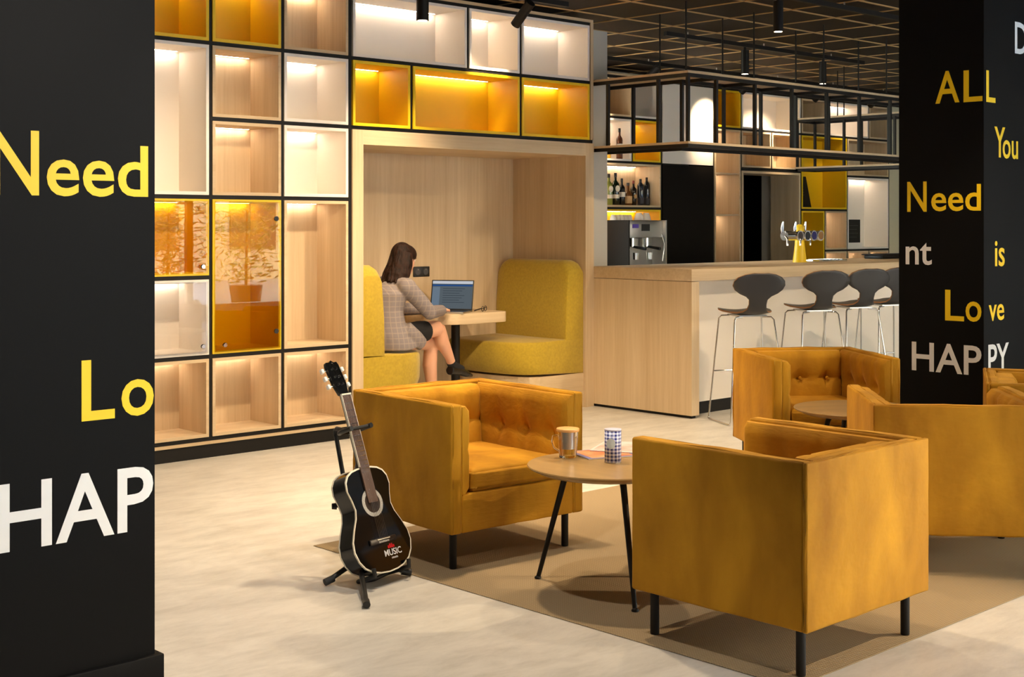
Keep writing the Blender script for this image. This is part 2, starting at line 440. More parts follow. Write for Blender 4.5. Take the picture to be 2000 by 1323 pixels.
# ------------------------------------------------------------------ columns with lettering
def column(x0, x1, y0, y1, lab):
    c = struct(box('column', M['column'], (x0, x1, y0, y1, 0, CEIL+0.02)))
    b = MB().box(x0-0.022, x1+0.022, y0-0.022, y1+0.022, 0, 0.10).build('baseboard', M['column'], c, bevel=0.004)
    return c
colL = column(1.54, 2.118, 3.87, 4.45, 'left')
RX, RY = 7.80, 4.04
colR = column(RX, RX+0.58, RY, RY+0.58, 'right')
def on_col_r_side(s, mat, pl, pr, yb, yt, pm=None):
    """text on the -X face of the right column; baseline pixel yb and top pixel yt measured at the left end"""
    ya, zb = on_x(pl, yb, RX); yb2, _ = on_x(pr, yb, RX); _, zt = on_x(pl, yt, RX)
    return lettering(s, mat, (RX, ya, zb), (0, -1, 0), ya-yb2, zt-zb, colR)
def on_col_r_front(s, mat, pl, pr, yb, yt):
    xa, zb = on_y(pl, yb, RY); xb, _ = on_y(pr, yb, RY); _, zt = on_y(pl, yt, RY)
    return lettering(s, mat, (xa, RY, zb), (1, 0, 0), xb-xa, zt-zb, colR)
W = {}
for s, mt, a, b, yb, yt in (('A', 'txt_y', 1827, 1874, 203, 140.5), ('L', 'txt_y', 1882, 1919, 200, 138), ('N', 'txt_y', 1772, 1810, 414, 355.5), ('eed', 'txt_y', 1819, 1916, 413, 361.5),
                            ('nt', 'txt_w', 1769, 1820, 517, 474), ('L', 'txt_y', 1846, 1883, 626, 566), ('o', 'txt_y', 1886, 1917, 628, 588.5), ('HAP', 'txt_w', 1781, 1917, 723, 667)):
    o = on_col_r_side(s, M[mt], a, b, yb, yt)
for s, mt, a, b, yb, yt in (('L', 'txt_y', 1926, 1944, 199, 137), ('Y', 'txt_y', 1942, 1963, 307, 247), ('ou', 'txt_y', 1958, 1988, 309.5, 273), ('D', 'txt_w', 1982, 2006, 104, 42),
                            ('is', 'txt_y', 1943, 1962, 521, 471), ('ve', 'txt_y', 1931, 1961, 628, 596), ('PY', 'txt_w', 1930, 1970, 733, 674)):
    on_col_r_front(s, M[mt], a, b, yb, yt)
LYY = 3.87
def on_col_l(s, mat, pl, pr, yb, yt):
    """measured at the right end of the word"""
    xb, zb = on_y(pr, yb, LYY); _, zt = on_y(pr, yt, LYY)
    xa = on_y(pl, yb, LYY)[0]
    return lettering(s, mat, (xa, LYY, zb), (1, 0, 0), xb-xa, zt-zb, colL)
on_col_l('N', M['txt_y'], -17, 76, 382, 256)
on_col_l('eed', M['txt_y'], 91, 289, 386, 286)
on_col_l('L', M['txt_y'], 159, 224, 817, 700)
on_col_l('o', M['txt_y'], 237, 300, 809, 738)
on_col_l('HAP', M['txt_w'], -3, 299, 1031, 907)

# ------------------------------------------------------------------ cubbies
def cubby(x0, x1, z0, z1, kind, label, yf=7.40, depth=0.345, led=True, door=None, shelves=(), group='shelving boxes', g=0.013):
    """an open box unit of the shelving wall"""
    x0 += g; x1 -= g; z0 += g; z1 -= g
    w = x1-x0; h = z1-z0; t = 0.018
    mat = {'wood': M['wood'], 'white': M['white'], 'yellow': M['yellow']}[kind]
    mh = {'wood': M['woodh'], 'white': M['white'], 'yellow': M['yellow']}[kind]
    me = {'wood': M['woodh'], 'white': M['white_edge'], 'yellow': M['yellow_edge']}[kind]
    o = thing('shelf_box', label, 'shelf box', (x0, yf, z0), 0, None)
    box('side_panel', mat, (0, t, 0.004, depth, 0, h), o)
    box('side_panel', mat, (w-t, w, 0.004, depth, 0, h), o)
    box('top_panel', mh, (t, w-t, 0.004, depth, h-t, h), o)
    box('bottom_panel', mh, (t, w-t, 0.004, depth, 0, t), o)
    box('back_panel', mat, (t, w-t, depth-0.012, depth, t, h-t), o)
    e = 0.020
    f = MB().box(0, e, -0.002, 0.004, 0, h).box(w-e, w, -0.002, 0.004, 0, h).box(e, w-e, -0.002, 0.004, 0, e).box(e, w-e, -0.002, 0.004, h-e, h)
    f.build('front_edge', me, o)
    if led:
        box('light_strip', M['led'], (t+0.004, w-t-0.03, depth-0.042, depth-0.032, h-t-0.0008, h-t), o)
    for sz in shelves:
        box('shelf', mh, (t, w-t, 0.01, depth-0.012, sz-z0-0.009, sz-z0+0.009), o)
        if led: box('light_strip', M['led'], (t+0.02, w-t-0.03, depth-0.042, depth-0.032, sz-z0-0.0098, sz-z0-0.009), o)
    if door:
        d = box('glass_door', M['glass_y'] if kind == 'yellow' else M['glass_w'], (0.012, w-0.012, -0.012, -0.006, 0.012, h-0.012), o)
        kx = w-0.055 if door == 'r' else 0.075
        k = MB(); k.tube([(kx, -0.032, 0.055), (kx, -0.028, 0.055), (kx, -0.012, 0.055)], [0.012, 0.015, 0.013], 16); k.build('knob', M['chrome'], d, smooth=True)
        if door == 'l':
            for hz in (0.12, h-0.12):
                k = MB(); k.tube([(w-0.045, -0.020, hz), (w-0.045, -0.012, hz)], 0.016, 16); k.build('hinge', M['plastic_black'], d, smooth=True)
    return o
M['glass_y'] = glass_pane('yellow_tinted_glass', (0.92, 0.84, 0.42, 1), 1.5)
M['glass_w'] = glass_pane('clear_door_glass', (0.95, 0.95, 0.95, 1), 1.45)
Z = [0.118, 0.628, 1.120, 1.618, 2.106, 2.575, 3.040]
X0, X1, X2, X3 = 3.905, 4.433, 4.963, 5.500
# left bays
cubby(X0, X1, Z[5], Z[6], 'yellow', 'yellow shelf box above the tall white box, at the top left beside the black column')
cubby(X0, X1, Z[3], Z[5], 'white', 'tall white lit shelf box next to the left black column')
cubby(X0, X1, Z[2], Z[3], 'yellow', 'square yellow cabinet box with a glass door, beside the left column', door='r')
cubby(X0, X1, Z[1], Z[2], 'white', 'square white cabinet box with a clear glass door and round knob', door='r')
cubby(X0, X1, Z[0], Z[1], 'wood', 'lowest oak shelf box, first from the left black column')
cubby(X1, X2, Z[5], Z[6], 'yellow', 'yellow top-row shelf box, second from the left column')
cubby(X1, X2, Z[4], Z[5], 'wood', 'small oak shelf box just below the yellow top-row box')
cubby(X1, X2, Z[3], Z[4], 'wood', 'oak shelf box directly above the tall yellow glass cabinet')
cubby(X1, X2, Z[1], Z[3], 'yellow', 'tall yellow cabinet box with a tinted glass door reflecting the street', door='l')
cubby(X1, X2, Z[0], Z[1], 'wood', 'lowest oak shelf box, under the tall yellow glass cabinet')
cubby(X2, X3, Z[5], Z[6], 'wood', 'oak top-row shelf box left of the wide white one')
cubby(X2, X3, Z[4], Z[5], 'white', 'white shelf box left of the small yellow one, upper of two')
cubby(X2, X3, Z[3], Z[4], 'white', 'white shelf box left of the seating niche top, lower of two')
cubby(X2, X3, Z[1], Z[3], 'wood', 'tall open oak shelf box beside the seating niche')
cubby(X2, X3, Z[0], Z[1], 'wood', 'lowest oak shelf box, behind the head of the guitar')
# above the niche
cubby(5.515, 6.567, Z[5], Z[6], 'white', 'wide white top-row shelf box behind the hanging black lamp')
cubby(6.567, 7.100, Z[5], Z[6], 'white', 'brightly spotlit white top-row shelf box')
cubby(7.100, 7.868, Z[5], Z[6], 'white', 'white top-row shelf box at the right end of the wall')
cubby(5.515, 6.038, Z[4], Z[5], 'yellow', 'small yellow shelf box over the left of the niche')
cubby(6.038, 7.100, Z[4], Z[5], 'yellow', 'wide spotlit yellow shelf box over the niche')
cubby(7.100, 7.868, Z[4], Z[5], 'yellow', 'yellow shelf box over the right end of the niche')

fr = thing('shelving_frame', 'black grid frame holding the shelf boxes, with oak outer boards and black plinth', 'frame', (0, 0, 0))
def stile(x, z0, z1): box('stile', M['black'], (x-0.013, x+0.013, 7.408, 7.73, z0, z1), fr)
def rail(z, x0, x1): box('rail', M['black'], (x0, x1, 7.409, 7.73, z-0.013, z+0.013), fr)
stile(X1, Z[0], Z[6]); stile(X2, Z[0], Z[6]); stile(5.5075, Z[0], Z[6])
stile(6.567, Z[5]+.013, Z[6]); stile(6.038, Z[4]+.013, Z[5]-.013); stile(7.100, Z[4]+.013, Z[6])
rail(Z[5], X0, 7.87); rail(Z[4], X1, 7.90); rail(Z[3], X0, 5.50); rail(Z[2], X0, X1-.013); rail(Z[1], X0, 5.50); rail(Z[0], X0, 5.50)
rail(3.040, X0, 7.87)
box('top_board', M['woodh'], (X0-0.02, 7.90, 7.40, 7.75, 3.053, 3.075), fr)
box('end_board', M['wood'], (7.870, 7.902, 7.40, 7.75, Z[4]+0.014, 3.053), fr)
box('base_board', M['woodh'], (X0, 5.507, 7.40, 7.74, 0.085, 0.104), fr)
box('plinth', M['black'], (X0, 5.507, 7.412, 7.74, 0, 0.085), fr)

# ------------------------------------------------------------------ seating niche
NZ = 1.992
ni = thing('seating_niche', 'pale oak seating niche frame recessed in the shelving wall', 'niche', (0, 0, 0))
box('post', M['wood'], (5.521, 5.612, 7.395, 8.25, 0, Z[4]-0.014), ni)
box('post', M['wood'], (7.806, 7.902, 7.395, 8.25, 0, Z[4]-0.014), ni)
box('lintel', M['woodh'], (5.612, 7.806, 7.395, 8.25, NZ, Z[4]-0.014), ni)
box('back_panel', M['wood'], (5.612, 7.806, 8.23, 8.27, 0, NZ), ni)
sk = thing('wall_socket', 'black double wall socket in the niche behind the laptop', 'socket', (6.81, 8.23, 1.077))
box('faceplate', M['plastic_black'], (-0.082, 0.082, -0.010, 0, -0.040, 0.040), sk, bevel=0.004)
for dx in (-0.04, 0.04):
    m = MB(); m.tube([(dx, -0.0125, 0), (dx, -0.010, 0)], 0.026, 20); m.build('socket_ring', M['stool'], sk, smooth=True)
    box('earth_contact', M['chrome'], (dx-0.003, dx+0.003, -0.0145, -0.0125, 0.012, 0.020), sk)

def bench(label, mirror):
    s = -1 if mirror else 1
    xw = 5.614 if mirror else 7.804
    o = thing('niche_bench', label, 'bench', (xw, 7.84, 0), 0, 'benches facing across the niche table')
    def pr(poly, z0, z1, name, mat, bevel=0.0, seg=4):
        p = [(x*s, y) for x, y in poly]
        MB().prism(p, z0, z1).build(name, mat, o, bevel=bevel, seg=seg)
    y0, y1 = -0.425, 0.385
    # backrest: side profile with a leaned front face, extruded along Y with rounded shoulders
    m = MB(); rings = []
    N = 18
    for i in range(N+1):
        t = i/N; y = y0+(y1-y0)*t
        e = min(t, 1-t)*(y1-y0); dz = 0.07*max(0, 1-e/0.09)**2
        zt = 1.165-dz
        prof = [(0, 0.53), (-0.20, 0.53), (-0.195, 0.8), (-0.175, zt-0.05), (-0.160, zt-0.018), (-0.13, zt), (-0.05, zt), (-0.012, zt-0.012), (0, zt-0.04)]
        rings.append([(px*s, y, pz) for px, pz in prof])
    m.ring_loft(rings).build('backrest', M['olive'], o, bevel=0.006)
    # seat with a rounded near corner
    sc_ = 0.93 if mirror else 1.0
    poly = [(0, y0), (-0.40, y0), (-0.52, y0+0.015), (-0.60, y0+0.06), (-0.65, y0+0.14), (-0.68, y0+0.25), (-0.70, y0+0.40), (-0.71, y1), (0, y1)]
    m = MB(); poly = [(x*(sc_ if x < -0.3 else 1), y) for x, y in poly]; P = [(x*s, y) for x, y in poly]
    def inset(f, z, tp=0.0): return [((x*f), y, z - tp*(0 if x*s > -0.3 else 1)) for x, y in P]
    m.ring_loft([inset(0.94, 0.27, -0.02), inset(1.0, 0.36), inset(1.01, 0.46), inset(1.0, 0.535, 0.01), inset(0.975, 0.553, 0.012)])
    m.build('seat', M['olive'], o, bevel=0.008)
    MB().prism([(x*0.9*s, y) for x, y in poly], 0, 0.272).build('plinth', M['woodh'], o)
    return o
bench('olive upholstered niche bench on the right, empty', False)
bench('mustard-lit niche bench on the left, with the woman sitting on it', True)

nt_ = thing('niche_table', 'pale oak table with rounded end on a black post, inside the niche', 'table', (6.90, 7.95, 0))
poly = []
x0, x1, yA, yB, r = -0.345, 0.315, -0.30, 0.278, 0.19
for a in range(180, 271, 10): poly.append((x0+r+r*math.cos(math.radians(a)), yA+r+r*math.sin(math.radians(a))))
for a in range(270, 361, 15): poly.append((x1-0.06+0.06*math.cos(math.radians(a)), yA+0.06+0.06*math.sin(math.radians(a))))
poly += [(x1, yB), (x0, yB)]
MB().prism(poly, 0.695, 0.775).build('table_top', M['woodh'], nt_, bevel=0.004)
m = MB().lathe([(0.034, 0.01), (0.034, 0.695)], 0, -0.03); m.build('pedestal', M['black'], nt_, smooth=True)
m = MB().lathe([(0.19, 0), (0.19, 0.008), (0.185, 0.012)], 0, -0.03); m.build('base_plate', M['black'], nt_, smooth=True)

# laptop
def screen_mat():
    m = bpy.data.materials.new('laptop_screen'); m.use_nodes = True
    nt = m.node_tree; nt.nodes.clear()
    o = nt.nodes.new('ShaderNodeOutputMaterial'); e = nt.nodes.new('ShaderNodeEmission'); e.inputs[1].default_value = 0.55
    e.inputs[0].default_value = srgb(120, 140, 160)
    nt.links.new(e.outputs[0], o.inputs[0]); return m
lp = thing('laptop', 'open silver laptop with lit screen on the niche table', 'laptop', (6.835, 7.90, 0.7755), math.atan2(-0.29, 0.18))
box('base', M['steel'], (-0.17, 0.17, -0.235, 0.0, 0, 0.014), lp, bevel=0.003)
box('keyboard', M['plastic_black'], (-0.145, 0.145, -0.12, -0.02, 0.014, 0.016), lp)
box('touchpad', M['stool'], (-0.05, 0.05, -0.21, -0.135, 0.014, 0.015), lp)
lid = box('lid', M['plastic_black'], (-0.17, 0.17, 0, 0.007, 0.0, 0.235), lp, bevel=0.002)
lid.location = (0, 0.0, 0.014); lid.rotation_euler = (math.radians(-14), 0, 0)
def flat(name, b, col, s, y, par):
    return box(name, emit(name, col, s), (b[0], b[1], -y, -y+0.0005, b[2], b[3]), par)
flat('screen', (-0.162, 0.162, 0.010, 0.227), srgb(118, 130, 138), 0.5, 0.0010, lid)
flat('menu_bar', (-0.162, 0.162, 0.205, 0.227), srgb(225, 228, 235), 0.7, 0.0015, lid)
flat('header_band', (-0.162, 0.162, 0.186, 0.198), srgb(40, 80, 140), 0.8, 0.0015, lid)
flat('side_menu', (-0.160, -0.10, 0.015, 0.180), srgb(140, 160, 180), 0.5, 0.0014, lid)
for k in range(7):
    flat('text_line', (-0.075, 0.10-0.02*(k % 3), 0.165-0.018*k, 0.169-0.018*k), srgb(84, 94, 104), 0.45, 0.0016, lid)
gl = thing('eyeglasses', 'folded dark eyeglasses lying on the niche table', 'glasses', (7.05, 7.76, 0.7755), 0.5)
for dx in (-0.032, 0.032):
    m = MB(); m.tube([(dx+0.026*math.cos(a), -0.002, 0.022+0.019*math.sin(a)) for a in [2*PI*k/16 for k in range(17)]], 0.0028, 6); m.build('rim', M['plastic_black'], gl, smooth=True)
m = MB(); m.tube([(-0.006, -0.002, 0.027), (0.006, -0.002, 0.027)], 0.0025, 6); m.build('nose_bridge', M['plastic_black'], gl)
for dx in (-0.058, 0.058):
    m = MB(); m.tube([(dx, 0, 0.028), (dx*0.8, 0.06, 0.010), (-dx*0.2, 0.075, 0.003)], 0.0026, 6); m.build('temple', M['plastic_black'], gl)

# ------------------------------------------------------------------ bar counter
ct = thing('bar_counter', 'long bar counter with pale oak waterfall end and white front', 'counter', (0, 0, 0))
box('end_panel', M['wood'], (7.90, 7.988, 6.40, 7.44, 0.022, 1.020), ct)
box('worktop', M['woodh'], (7.90, 13.2, 6.40, 7.44, 1.024, 1.113), ct, bevel=0.002)
box('front_panel', M['white'], (7.99, 13.2, 6.53, 6.56, 0.095, 1.022), ct)
box('plinth', M['black'], (7.99, 13.2, 6.545, 6.60, 0, 0.094), ct)
box('foot', M['black'], (7.92, 7.97, 6.42, 7.42, 0, 0.022), ct)
box('back_panel', M['white'], (7.99, 13.2, 7.25, 7.28, 0, 1.022), ct)
bc = thing('back_counter', 'low dark back counter under the bar shelves', 'counter', (0, 0, 0))
box('carcass', M['dark_panel'], (8.7, 12.25, 9.05, 9.595, 0, 0.91), bc)
box('worktop', M['black'], (8.7, 12.25, 9.02, 9.595, 0.911, 0.95), bc)

# ------------------------------------------------------------------ back bar shelving
B = dict(yf=BY, depth=0.36)
cubby(10.33, 10.855, 2.575, 3.0, 'wood', 'oak top-row box at the left of the bar wall', led=False, **B)
cubby(10.855, 11.33, 2.575, 3.0, 'white', 'white top-row box second from the left on the bar wall', led=False, **B)
cubby(10.33, 10.855, 2.106, 2.575, 'white', 'bright white box on the bar wall holding two bottles', **B)
cubby(10.855, 11.33, 2.106, 2.575, 'yellow', 'yellow box on the bar wall above the bottle shelf', **B)
cubby(9.80, 11.33, 1.618, 2.106, 'wood', 'wide oak box lined with liquor bottles', **B)
cubby(9.80, 11.33, 1.12, 1.618, 'yellow', 'wide yellow box behind the coffee machine', **B)
cubby(12.25, 12.755, 0.06, 2.55, 'wood', 'tall narrow oak box with two inner shelves beside the dark door panel', shelves=(1.556, 2.03), **B)
cubby(12.25, 12.755, 2.55, 3.0, 'yellow', 'yellow top-row box above the tall narrow oak box', led=False, **B)
cubby(12.755, 13.955, 2.55, 3.0, 'white', 'wide spotlit white box above the bar passage', led=False, **B)
cubby(12.755, 13.345, 2.10, 2.55, 'wood', 'oak box over the left of the dark passage', led=False, **B)
cubby(13.345, 13.955, 2.10, 2.55, 'wood', 'spotlit oak box over the right of the dark passage', led=False, **B)
cubby(13.955, 14.49, 2.55, 3.0, 'wood', 'oak top-row box right of the wide spotlit white one', led=False, **B)
cubby(14.49, 15.47, 2.55, 3.0, 'white', 'white top-row box near the right end of the bar wall', **B)
cubby(15.47, 15.955, 2.55, 3.0, 'wood', 'last oak top-row box at the right end of the bar wall', led=False, **B)
cubby(13.955, 14.965, 1.625, 2.55, 'yellow', 'large dark-yellow box with a black menu book', led=False, **B)
cubby(14.965, 15.955, 2.06, 2.55, 'wood', 'oak box above the white one with the framed sign', led=False, **B)
cubby(14.965, 15.955, 1.118, 2.06, 'white', 'white box with the small dark sign', **B)
cubby(13.955, 14.464, 0.06, 1.625, 'yellow', 'yellow box behind the beer tap', led=False, **B)
cubby(14.464, 14.965, 1.118, 1.625, 'wood', 'oak box right of the beer tap', **B)
cubby(14.464, 14.965, 0.5, 1.118, 'wood', 'low oak box peeking over the counter, right of the beer tap', **B)
cubby(14.965, 15.47, 0.5, 1.118, 'wood', 'low oak box under the white sign box', **B)
cubby(15.47, 15.955, 0.5, 1.118, 'wood', 'low oak box at the far right over the counter', **B)
bf = thing('bar_shelving_frame', 'black grid frame of the bar wall with oak doorway lining', 'frame', (0, 0, 0))
def bst(x, z0, z1, w=0.013): box('stile', M['black'], (x-w, x+w, BY+0.008, BY+0.35, z0, z1), bf)
def brl(z, x0, x1): box('rail', M['black'], (x0, x1, BY+0.009, BY+0.35, z-0.013, z+0.013), bf)
for x, z0, z1 in ((10.855, 2.11, 3.0), (11.335, 0.96, 3.0), (12.242, 0.0, 3.0), (12.755, 2.1, 3.0), (13.955, 0, 3.0), (13.345, 2.11, 2.54), (14.965, 0.5, 2.55), (14.464, 0.5, 1.62), (14.49, 2.55, 3.0), (15.47, 2.55, 3.0), (15.47, 0.5, 1.11), (15.962, 0, 3.0)):
    bst(x, z0, z1)
for z, x0, x1 in ((2.575, 10.3, 11.34), (2.106, 9.8, 11.34), (1.618, 9.8, 11.34), (1.12, 9.8, 11.34), (2.55, 12.25, 15.96), (2.09, 12.76, 13.95), (1.625, 13.96, 14.96), (2.06, 14.97, 15.95), (1.118, 14.47, 15.95), (3.005, 9.8, 15.96)):
    brl(z, x0, x1)
box('lining', M['wood'], (12.770, 12.80, BY, BY+0.42, 0, 2.072), bf)
box('lining', M['wood'], (13.91, 13.94, BY, BY+0.42, 0, 2.072), bf)
box('lining', M['woodh'], (12.80, 13.91, BY, BY+0.42, 2.045, 2.072), bf)
box('top_board', M['woodh'], (9.8, 15.96, BY, BY+0.36, 3.02, 3.04), bf)
pn = thing('tall_door_panel', 'tall plain black door panel in the bar wall', 'panel', (0, 0, 0))
box('door_leaf', M['dark_panel'], (11.352, 12.226, BY-0.004, BY+0.03, 0.0, 2.10), pn)
wp = thing('white_door_panel', 'plain white door panel above the tall black panel', 'panel', (0, 0, 0))
box('door_leaf', M['white'], (11.352, 12.226, BY-0.004, BY+0.03, 2.114, 2.99), wp)

# bottles
def bottle(label, x, y, z, h, r, glassc, cap, labels, group='liquor bottles on the oak bar shelf', shape=0):
    o = thing('bottle', label, 'bottle', (x, y, z), 0, group)
    m = base_mat('bottle_glass', glassc, 0.08, 0, 0.8)
    sh = 0.62 if shape == 0 else (0.72 if shape == 1 else 0.5)
    prof = [(r*0.9, 0), (r, 0.006), (r, h*sh), (r*0.9, h*(sh+0.06)), (r*0.36, h*(sh+0.16)), (r*0.32, h*0.92), (r*0.36, h*0.92), (r*0.36, h*0.94)]
    MB().lathe(prof, n=20).build('body', m, o, smooth=True)
    MB().lathe([(r*0.38, h*0.88), (r*0.38, h), (r*0.34, h+0.002)], n=16).build('cap', cap, o, smooth=True)
    for (z0, z1, mt, kind) in labels:
        if kind == 'round':
            mm = MB(); zc = (z0+z1)/2; rr = (z1-z0)/2
            mm.tube([(-0.25*r, -r*0.985, h*zc), (-0.25*r, -r*0.985-0.003, h*zc)], h*rr, 20); mm.build('label', mt, o)
        else:
            n = 12; a0, a1 = math.radians(170), math.radians(330)
            v0 = [((r+0.001)*math.cos(a0+(a1-a0)*k/n), (r+0.001)*math.sin(a0+(a1-a0)*k/n)) for k in range(n+1)]
            v1 = [((r+0.0002)*math.cos(a1-(a1-a0)*k/n), (r+0.0002)*math.sin(a1-(a1-a0)*k/n)) for k in range(n+1)]
            MB().prism(v0+v1, h*z0, h*z1).build('label', mt, o)
    return o
LW = base_mat('paper_label', srgb(232, 222, 204), 0.7); LT = base_mat('tan_label', srgb(200, 160, 110), 0.7); LK = base_mat('dark_label', srgb(50, 46, 52), 0.6)
cb = M['plastic_black']; cr = base_mat('red_cap', srgb(120, 40, 30), 0.4)
bz = 1.618+0.013+0.018
YB = 9.76
def bx(px): return on_y(px, 400, YB)[0]
specs = [
    (1189, 'pale green bottle with pourer and round white label, leftmost on the bar shelf', .335, .042, srgb(120, 130, 60), cb, [(.42, .62, LW, 'round'), (.22, .34, LW, '')], 0),
    (1202, 'dark green bottle with pourer and round white label, second from left', .345, .042, srgb(16, 34, 18), cb, [(.42, .62, LW, 'round'), (.22, .34, LW, '')], 0),
    (1214.5, 'dark bottle with a single white label, third from left', .29, .036, srgb(14, 16, 22), cb, [(.32, .50, LW, '')], 0),
    (1226.5, 'short amber bottle with a tan label, fourth from left', .245, .045, srgb(110, 64, 26), M['stool'], [(.10, .42, LT, '')], 2),
    (1237, 'dark brown bottle with a small round tan label and red neck', .27, .036, srgb(34, 22, 10), cr, [(.28, .46, LT, 'round')], 0),
    (1251, 'black-blue bottle with a dark lower label', .29, .038, srgb(30, 38, 50), cb, [(.08, .30, LK, '')], 1),
    (1263, 'tall near-black bottle with black stopper', .31, .034, srgb(18, 18, 26), cb, [(.05, .26, LK, '')], 1),
    (1273, 'red bottle with black stopper at the right end of the row', .305, .038, srgb(120, 34, 28), cb, [(.05, .24, LK, '')], 1),
]
for px, lab, h, r, gc, cap, labs, shp in specs:
    bottle(lab, bx(px), YB, bz, h, r, gc, cap, labs, shape=shp)
bottle('brown bottle in the bright white box above the liquor shelf', 10.74, 9.68, 2.106+0.031, .33, .035, srgb(90, 40, 18), cb, [(.3, .5, LW, '')], group='bottles in the bright white box')
bottle('yellow-green bottle beside the brown one in the bright white box', 10.56, 9.70, 2.106+0.031, .30, .045, srgb(190, 150, 50), cb, [(.2, .5, LW, '')], group='bottles in the bright white box', shape=2)

# coffee machine
cm = thing('coffee_machine', 'chrome espresso machine with black side on the back counter', 'coffee machine', (10.21, 9.08, 0.95))
box('side_cover', M['black'], (0, 0.02, 0, 0.45, 0.03, 0.54), cm)
box('side_cover', M['steel'], (0.55, 0.57, -0.02, 0.45, 0.03, 0.54), cm)
box('back_cover', M['steel'], (0.02, 0.55, 0.16, 0.45, 0.06, 0.54), cm)
box('upper_housing', M['steel'], (0.02, 0.55, 0.02, 0.16, 0.36, 0.54), cm, bevel=0.008)
box('display', M['plastic_black'], (0.22, 0.34, 0.012, 0.02, 0.43, 0.50), cm)
box('badge', base_mat('purple_badge', srgb(80, 60, 160), 0.4), (0.08, 0.17, 0.014, 0.02, 0.46, 0.50), cm)
box('drip_tray', M['chrome'], (0.0, 0.66, -0.10, 0.16, 0.0, 0.055), cm, bevel=0.006)
for gx in (0.16, 0.38):
    m = MB(); m.tube([(gx, 0.10, 0.36), (gx, 0.10, 0.27)], 0.035, 18); m.build('brew_group', M['chrome'], cm, smooth=True)
    m = MB(); m.tube([(gx, 0.08, 0.27), (gx, -0.09, 0.25)], [0.012, 0.016], 12); m.build('portafilter_handle', M['plastic_black'], cm, smooth=True)
    m = MB(); m.tube([(gx-0.035, 0.10, 0.27), (gx-0.035, 0.10, 0.235)], 0.009, 10); m.build('spout', M['chrome'], cm, smooth=True)
    m = MB(); m.tube([(gx, 0.05, 0.14), (gx, 0.05, 0.21)], [0.03, 0.035], 16); m.build('milk_jug', M['chrome'], cm, smooth=True)
m = MB(); m.tube([(0.50, -0.01, 0.40), (0.51, -0.04, 0.3), (0.49, -0.03, 0.12)], 0.006, 10); m.build('steam_wand', M['chrome'], cm, smooth=True)
def cup_mesh(r, h):
    return MB().lathe([(r*0.5, h), (r*0.55, h*0.98), (r*0.85, h*0.5), (r, 0.0), (r*0.93, 0.0), (r*0.8, h*0.45), (r*0.3, h*0.9)], n=18).mesh('cup', smooth=True)
c1 = cup_mesh(0.036, 0.055); c2 = cup_mesh(0.052, 0.075)
china = base_mat('white_china', srgb(240, 234, 226), 0.25)
places = ['first small white cup from the left, upside down on the coffee machine', 'second small white cup from the left, upside down on the coffee machine', 'third small white cup from the left, upside down on the coffee machine', 'fourth small white cup from the left, upside down on the coffee machine', 'fifth small white cup, upside down on the coffee machine, before the gap']
for k, px in enumerate((1197.5, 1206, 1213.5, 1221, 1229)):
    o = link('espresso_cup', c1, china); o.location = (on_y(px, 420, 9.30)[0], 9.30, 1.4905); tag(o, places[k], 'cup', 'cups upside down on the coffee machine')
for px, lab in ((1248, 'left of the two large white cups, upside down on the coffee machine'), (1262, 'right of the two large white cups, upside down on the coffee machine')):
    o = link('coffee_cup', c2, china); o.location = (on_y(px, 420, 9.25)[0], 9.25, 1.4905); tag(o, lab, 'cup', 'cups upside down on the coffee machine')

# beer tap
bt = thing('beer_tap', 'yellow tapered beer tower with chrome tap bar and round badges on the bar', 'beer tap', (10.08, 6.95, 1.1135))
MB().lathe([(0.062, 0), (0.060, 0.01), (0.045, 0.14), (0.036, 0.25), (0.035, 0.30), (0.028, 0.325), (0.012, 0.335)], n=24).build('tower', M['yellow_edge'], bt, smooth=True)
m = MB(); m.tube([(-0.26, -0.02, 0.235), (0.24, -0.02, 0.235)], 0.042, 20); m.build('tap_bar', M['chrome'], bt, smooth=True)
for k, (x, c) in enumerate(((-0.09, srgb(60, 50, 45)), (0.02, srgb(30, 32, 38)), (0.12, srgb(38, 34, 96)), (0.225, srgb(150, 110, 60)))):
    m = MB(); m.tube([(x, -0.058, 0.235), (x, -0.072, 0.235)], 0.046, 24); b_ = m.build('badge', M['chrome'], bt, smooth=True)
    m = MB(); m.tube([(x, -0.072, 0.235), (x, -0.075, 0.235)], 0.036, 24); m.build('badge_face', base_mat('badge_face', c, 0.35), b_)
for x in (-0.29, -0.10, 0.05):
    m = MB(); m.tube([(x, -0.02, 0.26), (x, -0.02, 0.30), (x, -0.03, 0.36)], [0.008, 0.014, 0.006], 12); m.build('tap_handle', M['chrome'], bt, smooth=True)
    m = MB(); m.tube([(x, -0.05, 0.235), (x, -0.075, 0.21), (x, -0.075, 0.15)], 0.009, 10); m.build('spout', M['chrome'], bt, smooth=True)
tray = thing('drip_tray', 'small chrome drip tray at the foot of the beer tower', 'tray', (10.42, 6.9, 1.1135))
box('tray', M['chrome'], (-0.2, 0.2, -0.09, 0.09, 0, 0.02), tray, bevel=0.004)
for k in range(6): box('grille_bar', M['steel'], (-0.17+0.06*k, -0.15+0.06*k, -0.08, 0.08, 0.02, 0.024), tray)
tr2 = thing('bar_tray', 'black rectangular tray on the far end of the bar', 'tray', (11.9, 7.15, 1.1135))
box('tray_base', M['black'], (-0.3, 0.35, -0.1, 0.1, 0, 0.035), tr2, bevel=0.006)
box('tray_rim', M['black'], (-0.32, 0.37, -0.12, 0.12, 0.035, 0.045), tr2, bevel=0.003)

